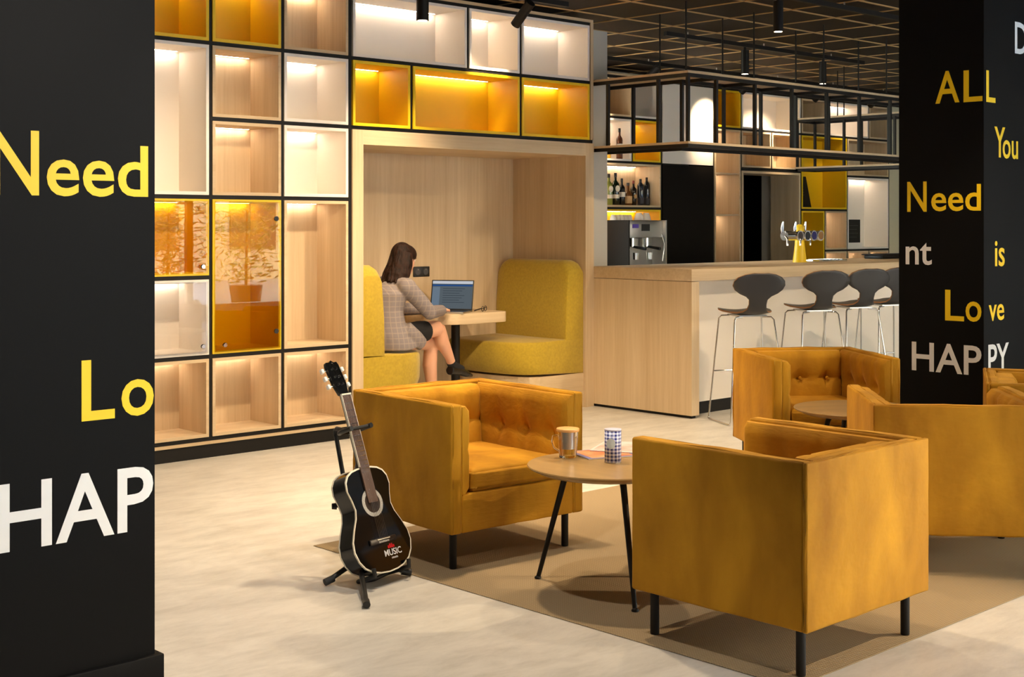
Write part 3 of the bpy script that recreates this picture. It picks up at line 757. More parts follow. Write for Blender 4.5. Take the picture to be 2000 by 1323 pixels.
# menu book and sign
mk = thing('menu_book', 'black menu book leaning in the large yellow box', 'book', (14.22, 9.78, 1.625+0.0315), 0)
mk.rotation_euler = (math.radians(-12), 0, 0)
box('cover', M['black'], (-0.25, 0.22, 0, 0.02, 0.0, 0.40), mk)
for k in range(5): box('printed_line', M['stool'], (-0.05, 0.12, -0.0015, 0, 0.30-0.035*k, 0.305-0.035*k), mk)
sg = thing('table_sign', 'small black sign on a white foot in the white bar box', 'sign', (15.36, 9.76, 1.118+0.0315), 0)
box('foot', M['white_edge'], (-0.16, 0.16, -0.03, 0.05, 0, 0.06), sg)
box('board', M['black'], (-0.16, 0.16, 0.0, 0.02, 0.06, 0.36), sg)
for k in range(4): box('printed_line', M['stool'], (-0.11, 0.11-0.03*(k % 2), -0.0015, 0, 0.28-0.05*k, 0.285-0.05*k), sg)

# ------------------------------------------------------------------ hanging rack over the bar
CXa, CYa, CZt, CZb, CD = 7.92, 6.45, 2.60, 2.07, 0.36
rk = thing('hanging_rack', 'black steel rack with pale wood shelves hung over the bar', 'rack', (0, 0, 0))
XE = 12.40; YE = 8.60
def run(x0, x1, y0, y1, tagz):
    for z in (CZt, CZb):
        box('shelf_board', M['woodh'] if tagz == 'x' else M['woody'], (x0+0.014, x1-0.014, y0+0.014, y1-0.014, z-0.018, z), rk)
for z in (CZt, CZb):
    T = 0.022
    zz0, zz1 = z-0.045, z-0.018
    for (a, b, c, d, nm) in ((CXa, XE+CD, CYa, CYa+T, 'rail'), (CXa+CD-T, XE, CYa+CD-T, CYa+CD, 'rail'), (CXa, CXa+T, CYa+T, YE, 'rail'), (CXa+CD-T, CXa+CD, CYa+CD, YE, 'rail'),
                             (XE, XE+T, CYa+CD, YE, 'rail'), (XE+CD-T, XE+CD, CYa+T, YE, 'rail'), (CXa, CXa+CD, YE-T, YE, 'rail'), (XE, XE+CD, YE-T, YE, 'rail')):
        if nm == 'rail': box('rail', M['black'], (a, b, c, d, zz0, zz1), rk)
    box('shelf_board', M['woodh'], (CXa-0.004, XE+CD+0.004, CYa-0.004, CYa+CD+0.004, z-0.018, z), rk)
    box('shelf_board', M['woody'], (CXa-0.004, CXa+CD+0.004, CYa+CD+0.005, YE, z-0.018, z), rk)
    box('shelf_board', M['woody'], (XE-0.004, XE+CD+0.004, CYa+CD+0.005, YE, z-0.018, z), rk)
T = 0.024
def post(x, y): box('post', M['black'], (x-T/2, x+T/2, y-T/2, y+T/2, CZb-0.001, CZt-0.045), rk)
xs = [CXa+T/2, 8.27]+[8.76+0.5*k for k in range(8)]
for x in xs: post(x, CYa+T/2)
for x in [8.27]+[8.80+0.5*k for k in range(7)]: post(x, CYa+CD-T/2)
for y in (6.75, 7.27, 7.8, 8.3, YE-T/2): post(CXa+T/2, y)
for y in (7.30, 7.8, 8.3, YE-T/2): post(CXa+CD-T/2, y)
for y in (7.4, 8.0, YE-T/2): post(XE+T/2, y); post(XE+CD-T/2, y)
post(XE+CD-T/2, CYa+T/2)
for x in [8.3+0.5*k for k in range(8)]:
    box('cross_bar', M['black'], (x-0.01, x+0.01, CYa+T, CYa+CD-T, CZt-0.045, CZt-0.019), rk)
for x, y in ((CXa+0.012, 6.48), (CXa+CD, 7.03), (8.75, CYa+0.012), (8.80, CYa+CD), (9.72, CYa+0.012), (9.82, CYa+CD), (10.7, CYa+0.012), (10.8, CYa+CD), (11.7, CYa+.012), (11.8, CYa+CD), (XE+.01, 8.0), (XE+CD-.01, 8.3), (CXa+.012, 8.3)):
    MB().lathe([(0.007, CZt), (0.007, CEIL-0.009)], x, y, n=8).build('hanging_rod', M['black'], rk, smooth=True)

# ------------------------------------------------------------------ lighting tracks and spots
def track(y, x0, x1, label):
    o = thing('lighting_track', label, 'light track', (0, 0, 0))
    box('track_rail', M['black'], (x0, x1, y-0.018, y+0.018, CEIL-0.075, CEIL-0.040), o)
    x = x0+0.3
    while x < x1:
        MB().lathe([(0.006, CEIL-0.04), (0.006, CEIL-0.016)], x, y, n=8).build('suspension', M['steel'], o); x += 1.1
track(5.67, 6.3, 13.0, 'black ceiling light track nearest the right column')
track(7.48, 8.88, 11.95, 'black ceiling light track over the bar, holding two lamps')
track(8.98, 9.0, 16.5, 'black ceiling light track close to the bar wall')
track(7.00, 4.3, 7.19, 'short black ceiling light track in front of the shelving wall')
ZL = 2.81
def lamp(x, y, label, tilt=None, r=0.036, L=0.215, power=45, ang=70, zc=None, emitd=True):
    o = thing('spotlight', label, 'lamp', (x, y, CEIL-0.075))
    MB().lathe([(0.012, -0.03), (0.012, 0.0)], n=10).build('stem', M['black'], o)
    d = Vector((0, 0, -1)) if tilt is None else Vector(tilt).normalized()
    top = Vector((0, 0, -0.028)) if tilt is None else Vector((0, 0, -0.06)) - d*0.06
    end = top + d*L
    m = MB(); m.tube([top, end], r, 24); m.build('housing', M['black'], o, smooth=True)
    if tilt is not None:
        MB().box(-0.015, 0.015, -0.012, 0.012, -0.10, -0.03).build('bracket', M['black'], o)
    m = MB(); m.tube([end-d*0.001, end+d*0.002], r*0.78, 24); m.build('lens', M['lamp_disc'], o)
    if power:
        p = Vector((x, y, CEIL-0.075)) + end + d*0.01
        spot(tuple(p), tuple(p+d), power, ang, 0.85, 0.03)
    return o
lamp(on_y(829, 0, 6.98)[0], 7.00, 'black cylinder lamp hanging straight before the wide white shelf box', r=0.042, power=150, ang=95)
lamp(on_y(1028, 0, 7.0)[0], 7.00, 'tilted black spotlight aimed at the white and yellow shelf boxes', tilt=(0, 0.75, -0.66), power=90, ang=62)
lamp(on_y(1520, 0, 5.67)[0], 5.67, 'black cylinder lamp on the track nearest the right column', power=70, ang=80)
lamp(on_y(1455, 0, 7.48)[0], 7.48, 'left black cylinder lamp on the track over the bar', power=50, ang=80)
lamp(on_y(1607, 0, 7.48)[0], 7.48, 'right black cylinder lamp on the track over the bar', power=40, ang=80)
for px, lab, dx in ((1278, 'first tilted black spotlight on the bar-wall track, from the left', -0.3), (1466, 'second tilted black spotlight on the bar-wall track, from the left', 0.0),
                    (1608, 'third tilted black spotlight on the bar-wall track, from the left', 0.0), (1712, 'fourth tilted black spotlight on the bar-wall track, by the right column', 0.3)):
    lamp(on_y(px, 190, 8.98)[0], 8.98, lab, tilt=(dx, 0.72, -0.5-0.2*(px < 1300)), r=0.04, power={1278: 170, 1466: 150, 1608: 190, 1712: 20}[px], ang=66)

# ------------------------------------------------------------------ armchairs
AW, AD, AH, AL_ = 0.743, 0.732, 0.692, 0.158
def cushion(w, h, t, buttons, creases_h=(), creases_v=(), n=None, puff=0.018):
    """panel in XZ, front at y=0 (towards -y), thickness t; tufted"""
    nx, nz = max(8, int(w/0.022)), max(8, int(h/0.022))
    m = MB()
    def dep(x, z):
        ex = min(x, w-x); ez = min(z, h-z)
        d = 0.0
        for e in (ex, ez):
            if e < 0.03: d += 0.02*(1-e/0.03)**2
        for cx in creases_v: d += 0.010*math.exp(-((x-cx)/0.012)**2)
        for cz in creases_h: d += 0.010*math.exp(-((z-cz)/0.012)**2)
        for bx_, bz_ in buttons:
            q = (x-bx_)**2+(z-bz_)**2
            d += 0.026*math.exp(-q/0.0012)+0.012*math.exp(-q/0.006)
        return d
    idx = {}
    for i in range(nx+1):
        for k in range(nz+1):
            x = w*i/nx; z = h*k/nz
            idx[i, k] = len(m.v); m.v.append((x-w/2, dep(x, z), z))
    for i in range(nx):
        for k in range(nz): m.f.append((idx[i, k], idx[i+1, k], idx[i+1, k+1], idx[i, k+1]))
    b = len(m.v)
    m.v += [(-w/2, t, 0), (w/2, t, 0), (w/2, t, h), (-w/2, t, h)]
    m.f.append((b, b+3, b+2, b+1))
    m.f.append(tuple([idx[i, 0] for i in range(nx, -1, -1)]+[b, b+1]))
    m.f.append(tuple([idx[i, nz] for i in range(nx+1)]+[b+2, b+3]))
    m.f.append(tuple([idx[0, k] for k in range(nz+1)]+[b+3, b]))
    m.f.append(tuple([idx[nx, k] for k in range(nz, -1, -1)]+[b+1, b+2]))
    return m
def soft_box(x0, x1, y0, y1, z0, z1, r=0.018, bulge=0.006, seg=4):
    """upholstered slab: bevelled, subdivided and slightly crowned"""
    m = MB().box(x0, x1, y0, y1, z0, z1)
    me = bpy.data.meshes.new('pad'); me.from_pydata(m.v, [], m.f); me.update()
    bm = bmesh.new(); bm.from_mesh(me)
    bmesh.ops.subdivide_edges(bm, edges=bm.edges, cuts=7, use_grid_fill=True)
    c = Vector(((x0+x1)/2, (y0+y1)/2, (z0+z1)/2)); hs = Vector(((x1-x0)/2, (y1-y0)/2, (z1-z0)/2))
    for v in bm.verts:
        q = [(v.co[i]-c[i])/hs[i] for i in range(3)]
        for i in range(3):
            if abs(q[i]) > 0.999:
                o = [j for j in range(3) if j != i]
                f = (1-q[o[0]]**2)*(1-q[o[1]]**2)
                v.co[i] += math.copysign(bulge*f+0.0022*math.sin(v.co[o[0]]*23+v.co[o[1]]*17), q[i])
    ed = [e for e in bm.edges if len(e.link_faces) == 2 and e.calc_face_angle() > 1.0]
    bmesh.ops.bevel(bm, geom=ed, offset=r, segments=seg, profile=0.5, affect='EDGES')
    bmesh.ops.recalc_face_normals(bm, faces=bm.faces)
    bm.to_mesh(me); bm.free()
    for p in me.polygons: p.use_smooth = True
    return me
def armchair_proto():
    o = thing('armchair', 'armchair', 'armchair')
    hw, hd = AW/2, AD/2
    to, ti = 0.058, 0.055
    V = M['velvet']
    for s in (-1, 1):
        a = (-hw, -hw+to) if s < 0 else (hw-to, hw)
        arm = link('arm', soft_box(a[0], a[1], -hd, hd-0.0152, AL_, AH, 0.010, 0.004), V, o)
        # tufted inner arm
        cw = AD-to-0.012; ch = AH-0.012-0.315
        c = cushion(cw, ch, ti, [(cw*0.28, ch*0.52), (cw*0.55, ch*0.52), (cw*0.82, ch*0.52)] if s else [], (ch*0.52,), (cw*0.28, cw*0.55, cw*0.82))
        me = c.mesh('arm_cushion', smooth=True)
        for v in me.vertices:
            x, y, z = v.co
            if s < 0: v.co = (-hw+to+ti-y, x-hd+cw/2, z+0.318)      # front faces +x
            else: v.co = (hw-to-ti+y, -x-hd+cw/2, z+0.318)
        link('arm_cushion', me, V, o)
    link('back', soft_box(-hw+to, hw-to, hd-to, hd-0.015, AL_, AH, 0.008, 0.003), V, o)
    link('back_cover', soft_box(-hw, hw, hd-0.0155, hd, AL_, AH, 0.007, 0.004), V, o)
    bw = AW-2*to-2*ti-0.004; bh = AH-0.010-0.36
    c = cushion(bw, bh, 0.095, [(bw*0.17, bh*0.5), (bw*0.5, bh*0.5), (bw*0.83, bh*0.5)], (bh*0.5,), (bw*0.17, bw*0.5, bw*0.83))
    me = c.mesh('back_cushion', smooth=True)
    for v in me.vertices: v.co = (v.co.x, v.co.y+hd-to-0.097-0.02*(1-(v.co.z/bh)), v.co.z+0.36)
    bc_ = link('back_cushion', me, V, o)
    for q in (0.17, 0.5, 0.83):
        m = MB(); m.tube([(bw*(q-0.5), hd-to-0.097+0.015, 0.36+bh*0.5), (bw*(q-0.5), hd-to-0.097+0.004, 0.36+bh*0.5)], [0.011, 0.006], 12)
        m.build('button', V, bc_, smooth=True)
    link('seat_cushion', soft_box(-hw+to+ti+0.002, hw-to-ti-0.002, -hd+0.004, hd-to-0.06, 0.320, 0.415, 0.022, 0.012), V, o)
    link('seat_base', soft_box(-hw+to+0.001, hw-to-0.001, -hd+0.002, hd-to-0.002, AL_, 0.317, 0.008, 0.002), V, o)
    for sx in (-1, 1):
        for sy in (-1, 1):
            MB().lathe([(0.015, 0), (0.016, 0.004), (0.016, AL_+0.004)], sx*(hw-0.055), sy*(hd-0.06), n=16).build('leg', M['black'], o, smooth=True)
    return o
RUGZ = 0.004
proto = armchair_proto()
chairs = [
    ((4.069, 4.590, RUGZ), -0.060, 'amber velvet armchair facing the viewer, right behind the guitar'),
    ((3.975, 2.824, RUGZ), math.radians(-180), 'amber velvet armchair in the right foreground, its back to the viewer'),
    ((6.726, 4.542, RUGZ), -0.619, 'amber velvet armchair facing the viewer, in front of the bar stools'),
    ((5.491, 3.022, RUGZ), 2.291, 'amber velvet armchair at the right edge, seen from its back'),
    ((6.53, 2.965, RUGZ), math.radians(28.5), 'amber velvet armchair mostly cut off at the right edge, by the right column'),
]
for i, (lo, rz, lab) in enumerate(chairs):
    o = proto if i == 0 else copy_tree(proto)
    o.location = lo; o.rotation_euler = (0, 0, rz); o['label'] = lab; o['group'] = 'amber velvet armchairs on the rug'

rug = box('rug', M['rug'], (3.55, 7.55, 2.47, 5.05, 0.0005, RUGZ-0.0005), bevel=0.002); tag(rug, 'thin flat beige woven rug under the armchairs', 'rug')

# ------------------------------------------------------------------ round side tables
def side_table(x, y, label, rz=0):
    o = thing('side_table', label, 'side table', (x, y, RUGZ), rz, 'round wooden side tables')
    R_ = 0.32; H_ = 0.495
    MB().lathe([(R_-0.045, H_-0.028), (R_-0.006, H_-0.010), (R_, H_-0.004), (R_-0.002, H_)], n=64).build('table_top', M['table_wood'], o, smooth=True)
    for a in ANGS:
        ca, sa = math.cos(a), math.sin(a)
        m = MB(); m.tube([(0.17*ca, 0.17*sa, H_-0.026), (0.19*ca, 0.19*sa, H_-0.06), (0.315*ca, 0.315*sa, 0.012)], [0.014, 0.013, 0.009], 12); lg = m.build('leg', M['black'], o, smooth=True)
        MB().lathe([(0.014, 0), (0.014, 0.006), (0.006, 0.014)], 0.318*ca, 0.318*sa, n=14).build('foot_glide', M['black'], lg, smooth=True)
    return o
M['table_wood'] = wood('walnut_table_top', (6, 0.7, 6), srgb(184, 150, 98), srgb(146, 116, 72), 0.28)
tcx, tcy = 3.97, 3.640
def ang_of(px, py):
    x, y = on_z(px, py, RUGZ); return math.atan2(y-tcy, x-tcx)
ANGS = [ang_of(1055, 1131), ang_of(1241, 1195)]; ANGS.append((ANGS[0]+ANGS[1])/2+ (PI if abs(ANGS[0]-ANGS[1]) < PI else 0))
side_table(tcx, tcy, 'round wooden side table with mug, tin and magazines, in front of the guitar-side armchair')
side_table(6.12, 3.87, 'round wooden side table with nothing on it, before the armchair by the bar', 1.0)
TZ = RUGZ+0.495+0.0008

# mug
mx_, my_ = on_z(1109, 893, TZ)
mg = thing('glass_mug', 'clear glass tea mug with steel strainer and bamboo lid on the side table', 'mug', (mx_, my_, TZ), math.radians(150))
MB().lathe([(0.034, 0), (0.036, 0.003), (0.043, 0.105), (0.0405, 0.105), (0.0335, 0.008), (0.001, 0.007)], n=32).build('glass_body', M['water_glass'], mg, smooth=True)
MB().lathe([(0.027, 0.035), (0.028, 0.104), (0.0272, 0.104), (0.0262, 0.037)], n=24).build('strainer', M['steel'], mg, smooth=True)
MB().lathe([(0.046, 0.1055), (0.047, 0.108), (0.047, 0.116), (0.045, 0.118)], n=32).build('lid', base_mat('bamboo', srgb(226, 170, 100), 0.45), mg, smooth=True)
m = MB(); m.tube([(0.040, 0, 0.09), (0.062, 0, 0.088), (0.066, 0, 0.065), (0.056, 0, 0.040), (0.038, 0, 0.028)], 0.0045, 10); m.build('handle', M['water_glass'], mg, smooth=True)
# gingham tin
tx, ty = on_z(1197, 903, TZ)
tn = thing('tin_can', 'tall tin with blue and white gingham pattern on the side table', 'tin', (tx, ty, TZ))
def uv_cyl(name, r, h, n=40, z0=0.0):
    me = bpy.data.meshes.new(name); v = []; f = []; uvs = []
    for k in range(n+1):
        a = 2*PI*k/n
        v += [(r*math.cos(a), r*math.sin(a), z0), (r*math.cos(a), r*math.sin(a), z0+h)]
    for k in range(n):
        f.append((2*k, 2*k+2, 2*k+3, 2*k+1)); uvs += [(k/n, 0), ((k+1)/n, 0), ((k+1)/n, 1), (k/n, 1)]
    v += [(0, 0, z0), (0, 0, z0+h)]; b = len(v)
    for k in range(n):
        f.append((2*k+1, 2*k+3, b-1)); uvs += [(k/n, 0.98), ((k+1)/n, 0.98), (k/n, 0.9)]
        f.append((2*k+2, 2*k, b-2)); uvs += [(k/n, 0.02), ((k+1)/n, 0.02), (k/n, 0.1)]
    me.from_pydata(v, [], f); uv = me.uv_layers.new(name='uv')
    for i, q in enumerate(uvs): uv.data[i].uv = q
    for p in me.polygons: p.use_smooth = len(p.vertices) == 4
    return me
link('can_body', uv_cyl('can_body', 0.0335, 0.126, z0=0.002), M['gingham'], tn)
MB().lathe([(0.0342, 0.0), (0.0342, 0.003)], n=32).build('bottom_rim', M['steel'], tn, smooth=True)
MB().lathe([(0.0342, 0.1275), (0.0342, 0.1325), (0.030, 0.1335)], n=32).build('lid', M['gingham_lid'] if 'gingham_lid' in M else base_mat('pale_tin_lid', srgb(205, 205, 225), 0.35), tn, smooth=True)
m = MB(); dv = Vector((-tx, -ty, 0)).normalized()
sv = Vector((dv.y, -dv.x, 0))
ll = [tuple(Vector((dv*math.cos(a)+sv*math.sin(a)))*0.0345+Vector((0, 0, z))) for a, z in [(0.55*math.cos(t)+0.25, 0.078+0.021*math.sin(t)) for t in [2*PI*k/20 for k in range(20)]]]
m.v = ll+[tuple(Vector((dv*math.cos(0.25)+sv*math.sin(0.25)))*0.0362+Vector((0, 0, 0.078)))]
m.f = [(k, (k+1) % 20, 20) for k in range(20)]
m.build('round_label', base_mat('pale_label', srgb(205, 220, 225), 0.5), tn)
# magazines
def mag(px, py, w, d, rz, label, cov, z, cover2=None):
    x, y = on_z(px, py, TZ)
    o = thing('magazine', label, 'magazine', (x, y, z), rz, 'magazines on the side table')
    box('pages', base_mat('paper', srgb(236, 232, 226), 0.6), (-w/2+0.001, w/2-0.001, -d/2+0.001, d/2-0.001, 0.0003, 0.004), o)
    box('cover', cov, (-w/2, w/2, -d/2, d/2, 0.004, 0.0046), o)
    if cover2: box('cover_photo', cover2, (-w/2+0.01, w/2-0.01, -d/2+0.06, d/2-0.02, 0.0046, 0.0050), o)
pic = noise_mat('magazine_photo', srgb(210, 90, 40), srgb(240, 190, 140), ns=9, rough=0.35, detail=3)
pic2 = noise_mat('magazine_photo_pale', srgb(200, 150, 130), srgb(238, 228, 220), ns=8, rough=0.35, detail=3)
mag(1186, 887, 0.20, 0.27, math.radians(70), 'magazine with an orange photo on its cover, lower on the side table', base_mat('blue_cover', srgb(120, 120, 170), 0.35), TZ, pic)
mag(1212, 877, 0.20, 0.26, math.radians(118), 'pale magazine lying across the orange one', base_mat('white_cover', srgb(235, 225, 220), 0.35), TZ+0.0055, pic2)

# ------------------------------------------------------------------ bar stools
def stool_proto():
    o = thing('bar_stool', 'bar stool', 'stool')
    # local: faces +y, x to the right. shell centre line (y,z) with half width
    prof = [(0.215, 0.800, 0.05), (0.205, 0.806, 0.12), (0.17, 0.808, 0.165), (0.10, 0.803, 0.19), (0.03, 0.796, 0.192), (-0.04, 0.792, 0.170), (-0.09, 0.794, 0.130), (-0.125, 0.806, 0.098),
            (-0.150, 0.830, 0.076), (-0.166, 0.865, 0.068), (-0.176, 0.900, 0.072), (-0.184, 0.924, 0.100), (-0.190, 0.944, 0.150), (-0.196, 0.970, 0.188), (-0.203, 1.002, 0.206), (-0.211, 1.034, 0.200), (-0.219, 1.062, 0.172), (-0.226, 1.084, 0.120), (-0.229, 1.096, 0.055)]
    n = 10; t = 0.011
    m = MB(); top = []; bot = []
    for i, (y, z, w) in enumerate(prof):
        a = prof[max(i-1, 0)]; b = prof[min(i+1, len(prof)-1)]
        d = Vector((0, b[0]-a[0], b[1]-a[1])).normalized(); nn = Vector((0, d.z, -d.y))
        if nn.z < 0 or (abs(nn.z) < 0.2 and nn.y < 0): nn = -nn
        rt, rb = [], []
        for j in range(n+1):
            u = -1+2*j/n
            curve = 0.018*u*u*(w/0.19)
            p = Vector((u*w, y, z)) + nn*(curve)
            rt.append(p+nn*t/2); rb.append(p-nn*t/2)
        top.append(rt); bot.append(rb)
    K = len(prof)
    vi = lambda s, i, j: (s*K+i)*(n+1)+j
    for s in (top, bot):
        for r in s: m.v += [tuple(p) for p in r]
    shell = MB(); shell.v = m.v
    for i in range(K-1):
        for j in range(n):
            shell.f.append((vi(0, i, j), vi(0, i, j+1), vi(0, i+1, j+1), vi(0, i+1, j)))
            shell.f.append((vi(1, i, j), vi(1, i+1, j), vi(1, i+1, j+1), vi(1, i, j+1)))
    edge_faces = []
    for i in range(K-1):
        for j in (0, n): edge_faces.append((vi(0, i, j), vi(0, i+1, j), vi(1, i+1, j), vi(1, i, j)))
    for j in range(n):
        for i in (0, K-1): edge_faces.append((vi(0, i, j), vi(0, i, j+1), vi(1, i, j+1), vi(1, i, j)))
    ne = len(shell.f)
    shell.f += edge_faces
    me = bpy.data.meshes.new('seat_shell'); me.from_pydata(shell.v, [], shell.f); me.update()
    bm = bmesh.new(); bm.from_mesh(me); bmesh.ops.recalc_face_normals(bm, faces=bm.faces); bm.to_mesh(me); bm.free()
    me.materials.append(M['stool']); me.materials.append(M['stool_edge'])
    for k, p in enumerate(me.polygons): p.use_smooth = k < ne; p.material_index = 1 if k >= ne else 0
    link('seat_shell', me, None, o)
    c = M['chrome']; r = 0.0065
    feet = {}
    for s in (-1, 1):
        ft = (s*0.235, 0.20, 0.007); bk = (s*0.235, -0.20, 0.007)
        MB().tube([(s*0.10, 0.10, 0.775), (s*0.155, 0.125, 0.772), (s*0.172, 0.135, 0.755), (s*0.225, 0.195, 0.03), (s*0.232, 0.19, 0.010), (s*0.235, 0.17, 0.007)], r, 10).build('leg', c, o, smooth=True)
        MB().tube([(s*0.08, -0.07, 0.772), (s*0.14, -0.095, 0.770), (s*0.155, -0.105, 0.752), (s*0.225, -0.195, 0.03), (s*0.232, -0.19, 0.010), (s*0.235, -0.17, 0.007)], r, 10).build('leg', c, o, smooth=True)
        MB().tube([(s*0.235, 0.17, 0.007), (s*0.235, -0.17, 0.007)], r, 10).build('runner', c, o, smooth=True)
    MB().tube([(-0.202, 0.167, 0.36), (0.202, 0.167, 0.36)], 0.006, 10).build('footrest', c, o, smooth=True)
    box('mounting_plate', M['steel'], (-0.11, 0.11, -0.09, 0.12, 0.776, 0.786), o)
    return o
sp = stool_proto()
stools = [((8.12, 6.05), -28, 'dark grey bar stool nearest the oak end of the bar'), ((8.96, 6.05), -26, 'second dark grey bar stool from the oak end of the bar'),
          ((9.53, 6.05), -20, 'third dark grey bar stool, overlapping the one by the right column'), ((10.02, 6.05), -22, 'last dark grey bar stool, half hidden by the right column')]
for i, ((x, y), rz, lab) in enumerate(stools):
    o = sp if i == 0 else copy_tree(sp)
    o.location = (x, y, 0.0); o.rotation_euler = (0, 0, math.radians(rz)); o['label'] = lab; o['group'] = 'bar stools along the counter'

# ------------------------------------------------------------------ guitar
GL = 0.90; GA = math.radians(-71)
gpos = Vector((3.375, 4.345, 0.0))
gt = thing('acoustic_guitar', 'glossy black acoustic guitar with cream binding leaning on its stand', 'guitar')
lean = math.radians(20)
# local guitar frame: x width (player's right), y back, z up along the neck; front at y=0
grot = Matrix.Rotation(math.radians(9), 4, 'Z') @ Matrix.Rotation(-lean, 4, 'X')
gt.matrix_world = Matrix.Translation(Vector((3.395, 4.30, 0.050))) @ grot
def body_w(z):
    # half width of body outline, z from 0 to 0.43
    pts = [(0, 0.0), (0.004, 0.05), (0.014, 0.09), (0.035, 0.128), (0.065, 0.152), (0.105, 0.165), (0.145, 0.161), (0.19, 0.139), (0.235, 0.113), (0.27, 0.103), (0.31, 0.111), (0.35, 0.124), (0.385, 0.120), (0.41, 0.102), (0.424, 0.075), (0.431, 0.04), (0.433, 0.0)]
    for (a, wa), (b, wb) in zip(pts, pts[1:]):
        if a <= z <= b: return wa+(wb-wa)*(z-a)/(b-a)
    return 0
zs = [0, 0.0015, 0.004, 0.008, 0.014, 0.023, 0.035, 0.05, 0.065, 0.085, 0.105, 0.125, 0.145, 0.168, 0.19, 0.212, 0.235, 0.253, 0.27, 0.29, 0.31, 0.33, 0.35, 0.368, 0.385, 0.40, 0.41, 0.418, 0.424, 0.428, 0.431, 0.4325, 0.433]
out = [(body_w(z), z) for z in zs]+[(-body_w(z), z) for z in reversed(zs[1:-1])]
def slab(outl, y0, y1, f0=1.0, f1=1.0, cz=0.2):
    return MB().ring_loft([[(x*f0, y0, (z-cz)*f0+cz) for x, z in outl], [(x*f1, y1, (z-cz)*f1+cz) for x, z in outl]])
BD = 0.082
slab(out, 0.0, BD, 0.985, 0.985).build('body', M['gblack'], gt, smooth=True)
slab(out, -0.0028, 0.0, 0.975, 0.975).build('soundboard', M['gblack'], gt)
def binding(y0, y1):
    m = MB(); n = len(out)
    for f, y in ((1.0, y0), (1.0, y1), (0.972, y1), (0.972, y0)):
        m.v += [(x*f, y, (z-0.2)*f+0.2) for x, z in out]
    for q in range(4):
        for j in range(n):
            k = (j+1) % n; a = q*n; b = ((q+1) % 4)*n
            m.f.append((a+j, a+k, b+k, b+j))
    return m
binding(-0.0035, 0.0035).build('front_binding', M['binding'], gt)
binding(BD-0.003, BD+0.002).build('back_binding', M['binding'], gt)
hz = 0.285
m = MB(); m.tube([(0, -0.0029, hz), (0, -0.0036, hz)], 0.058, 40); m.build('rosette', noise_mat('rosette_inlay', srgb(200, 198, 190), srgb(120, 116, 110), ns=300, rough=0.5), gt)
m = MB(); m.tube([(0, -0.0037, hz), (0, -0.0040, hz)], 0.042, 40); m.build('sound_hole', base_mat('hole_interior', srgb(44, 30, 20), 0.9), gt)
MB().box(-0.026, 0.026, -0.010, -0.0041, 0.285, 0.433).box(-0.0245, 0.0245, -0.010, -0.0005, 0.4335, 0.735).build('fretboard', M['fretboard'], gt)
nk = []
for z, w, d in ((0.41, 0.028, 0.055), (0.435, 0.027, 0.045), (0.455, 0.026, 0.026), (0.50, 0.0255, 0.020), (0.72, 0.024, 0.018), (0.74, 0.026, 0.018)):
    nk.append([(w*math.cos(a), -0.0004+d*max(0, math.sin(a)), z) for a in [PI*k/10 for k in range(11)]])
MB().ring_loft(nk).build('neck', M['gblack'], gt, smooth=True)
frets = MB()
z = 0.735
for k in range(15):
    frets.box(-0.0245, 0.0245, -0.0112, -0.010, z-0.001, z+0.001); z -= (z-0.15)/17.8
frets.build('frets', M['chrome'], gt)
box('nut', M['binding'], (-0.026, 0.026, -0.0125, -0.001, 0.7355, 0.742), gt)
# edge binding of the fretboard
box('neck_binding', M['binding'], (-0.0268, -0.0245, -0.0105, -0.001, 0.434, 0.735), gt)
box('neck_binding', M['binding'], (0.0245, 0.0268, -0.0105, -0.001, 0.434, 0.735), gt)
hd = MB().prism([(-0.024, 0.0), (-0.036, 0.05), (-0.036, 0.135), (-0.030, 0.150), (-0.014, 0.148), (0, 0.158), (0.014, 0.148), (0.030, 0.150), (0.036, 0.135), (0.036, 0.05), (0.024, 0.0)], 0, 0.018)
me = hd.mesh('headstock', bevel=0.002)
for v in me.vertices: v.co = (v.co.x, -v.co.z+0.018, v.co.y)
hs_ = link('headstock', me, M['gblack'], gt); hs_.location = (0, -0.002, 0.742); hs_.rotation_euler = (math.radians(-12), 0, 0)
for k in range(3):
    zz = 0.045+0.036*k
    for s in (-1, 1):
        m = MB(); m.tube([(s*0.012, -0.006, zz), (s*0.012, -0.001, zz)], 0.0045, 10); m.build('string_post', M['chrome'], hs_, smooth=True)
        m = MB(); m.tube([(s*0.036, 0.012, zz), (s*0.052, 0.016, zz)], 0.003, 8); m.build('tuner_shaft', M['chrome'], hs_, smooth=True)
        m = MB().box(min(s*0.050, s*0.064), max(s*0.050, s*0.064), 0.007, 0.024, zz-0.010, zz+0.010); m.build('tuner_button', base_mat('pearl', srgb(232, 226, 214), 0.3), hs_, bevel=0.003)
box('bridge', M['bridge'], (-0.075, 0.075, -0.012, -0.0036, 0.118, 0.140), gt, bevel=0.003)
box('saddle', M['binding'], (-0.036, 0.036, -0.0155, -0.012, 0.132, 0.1355), gt)
box('tie_block', noise_mat('tie_block_inlay', srgb(200, 195, 185), srgb(90, 85, 80), ns=250), (-0.030, 0.030, -0.0135, -0.012, 0.120, 0.128), gt)
for k in range(6):
    x = -0.0225+0.009*k; x2 = -0.018+0.0072*k
    m = MB(); m.tube([(x, -0.0165, 0.134), (x2, -0.0142, 0.740)], 0.0006, 5); m.build('string', M['chrome'], gt)
def glet(s, mat, x, z, w, h, slant=0.0):
    o = lettering(s, mat, (x, 0, z), (1, 0, 0), w, h, gt, thick=0.0005); o.location = (0, -0.0030, 0)
    return o
glet('MUSIC', M['txt_w'], -0.005, 0.062, 0.098, 0.026)
red = base_mat('red_print', srgb(225, 20, 30), 0.5)
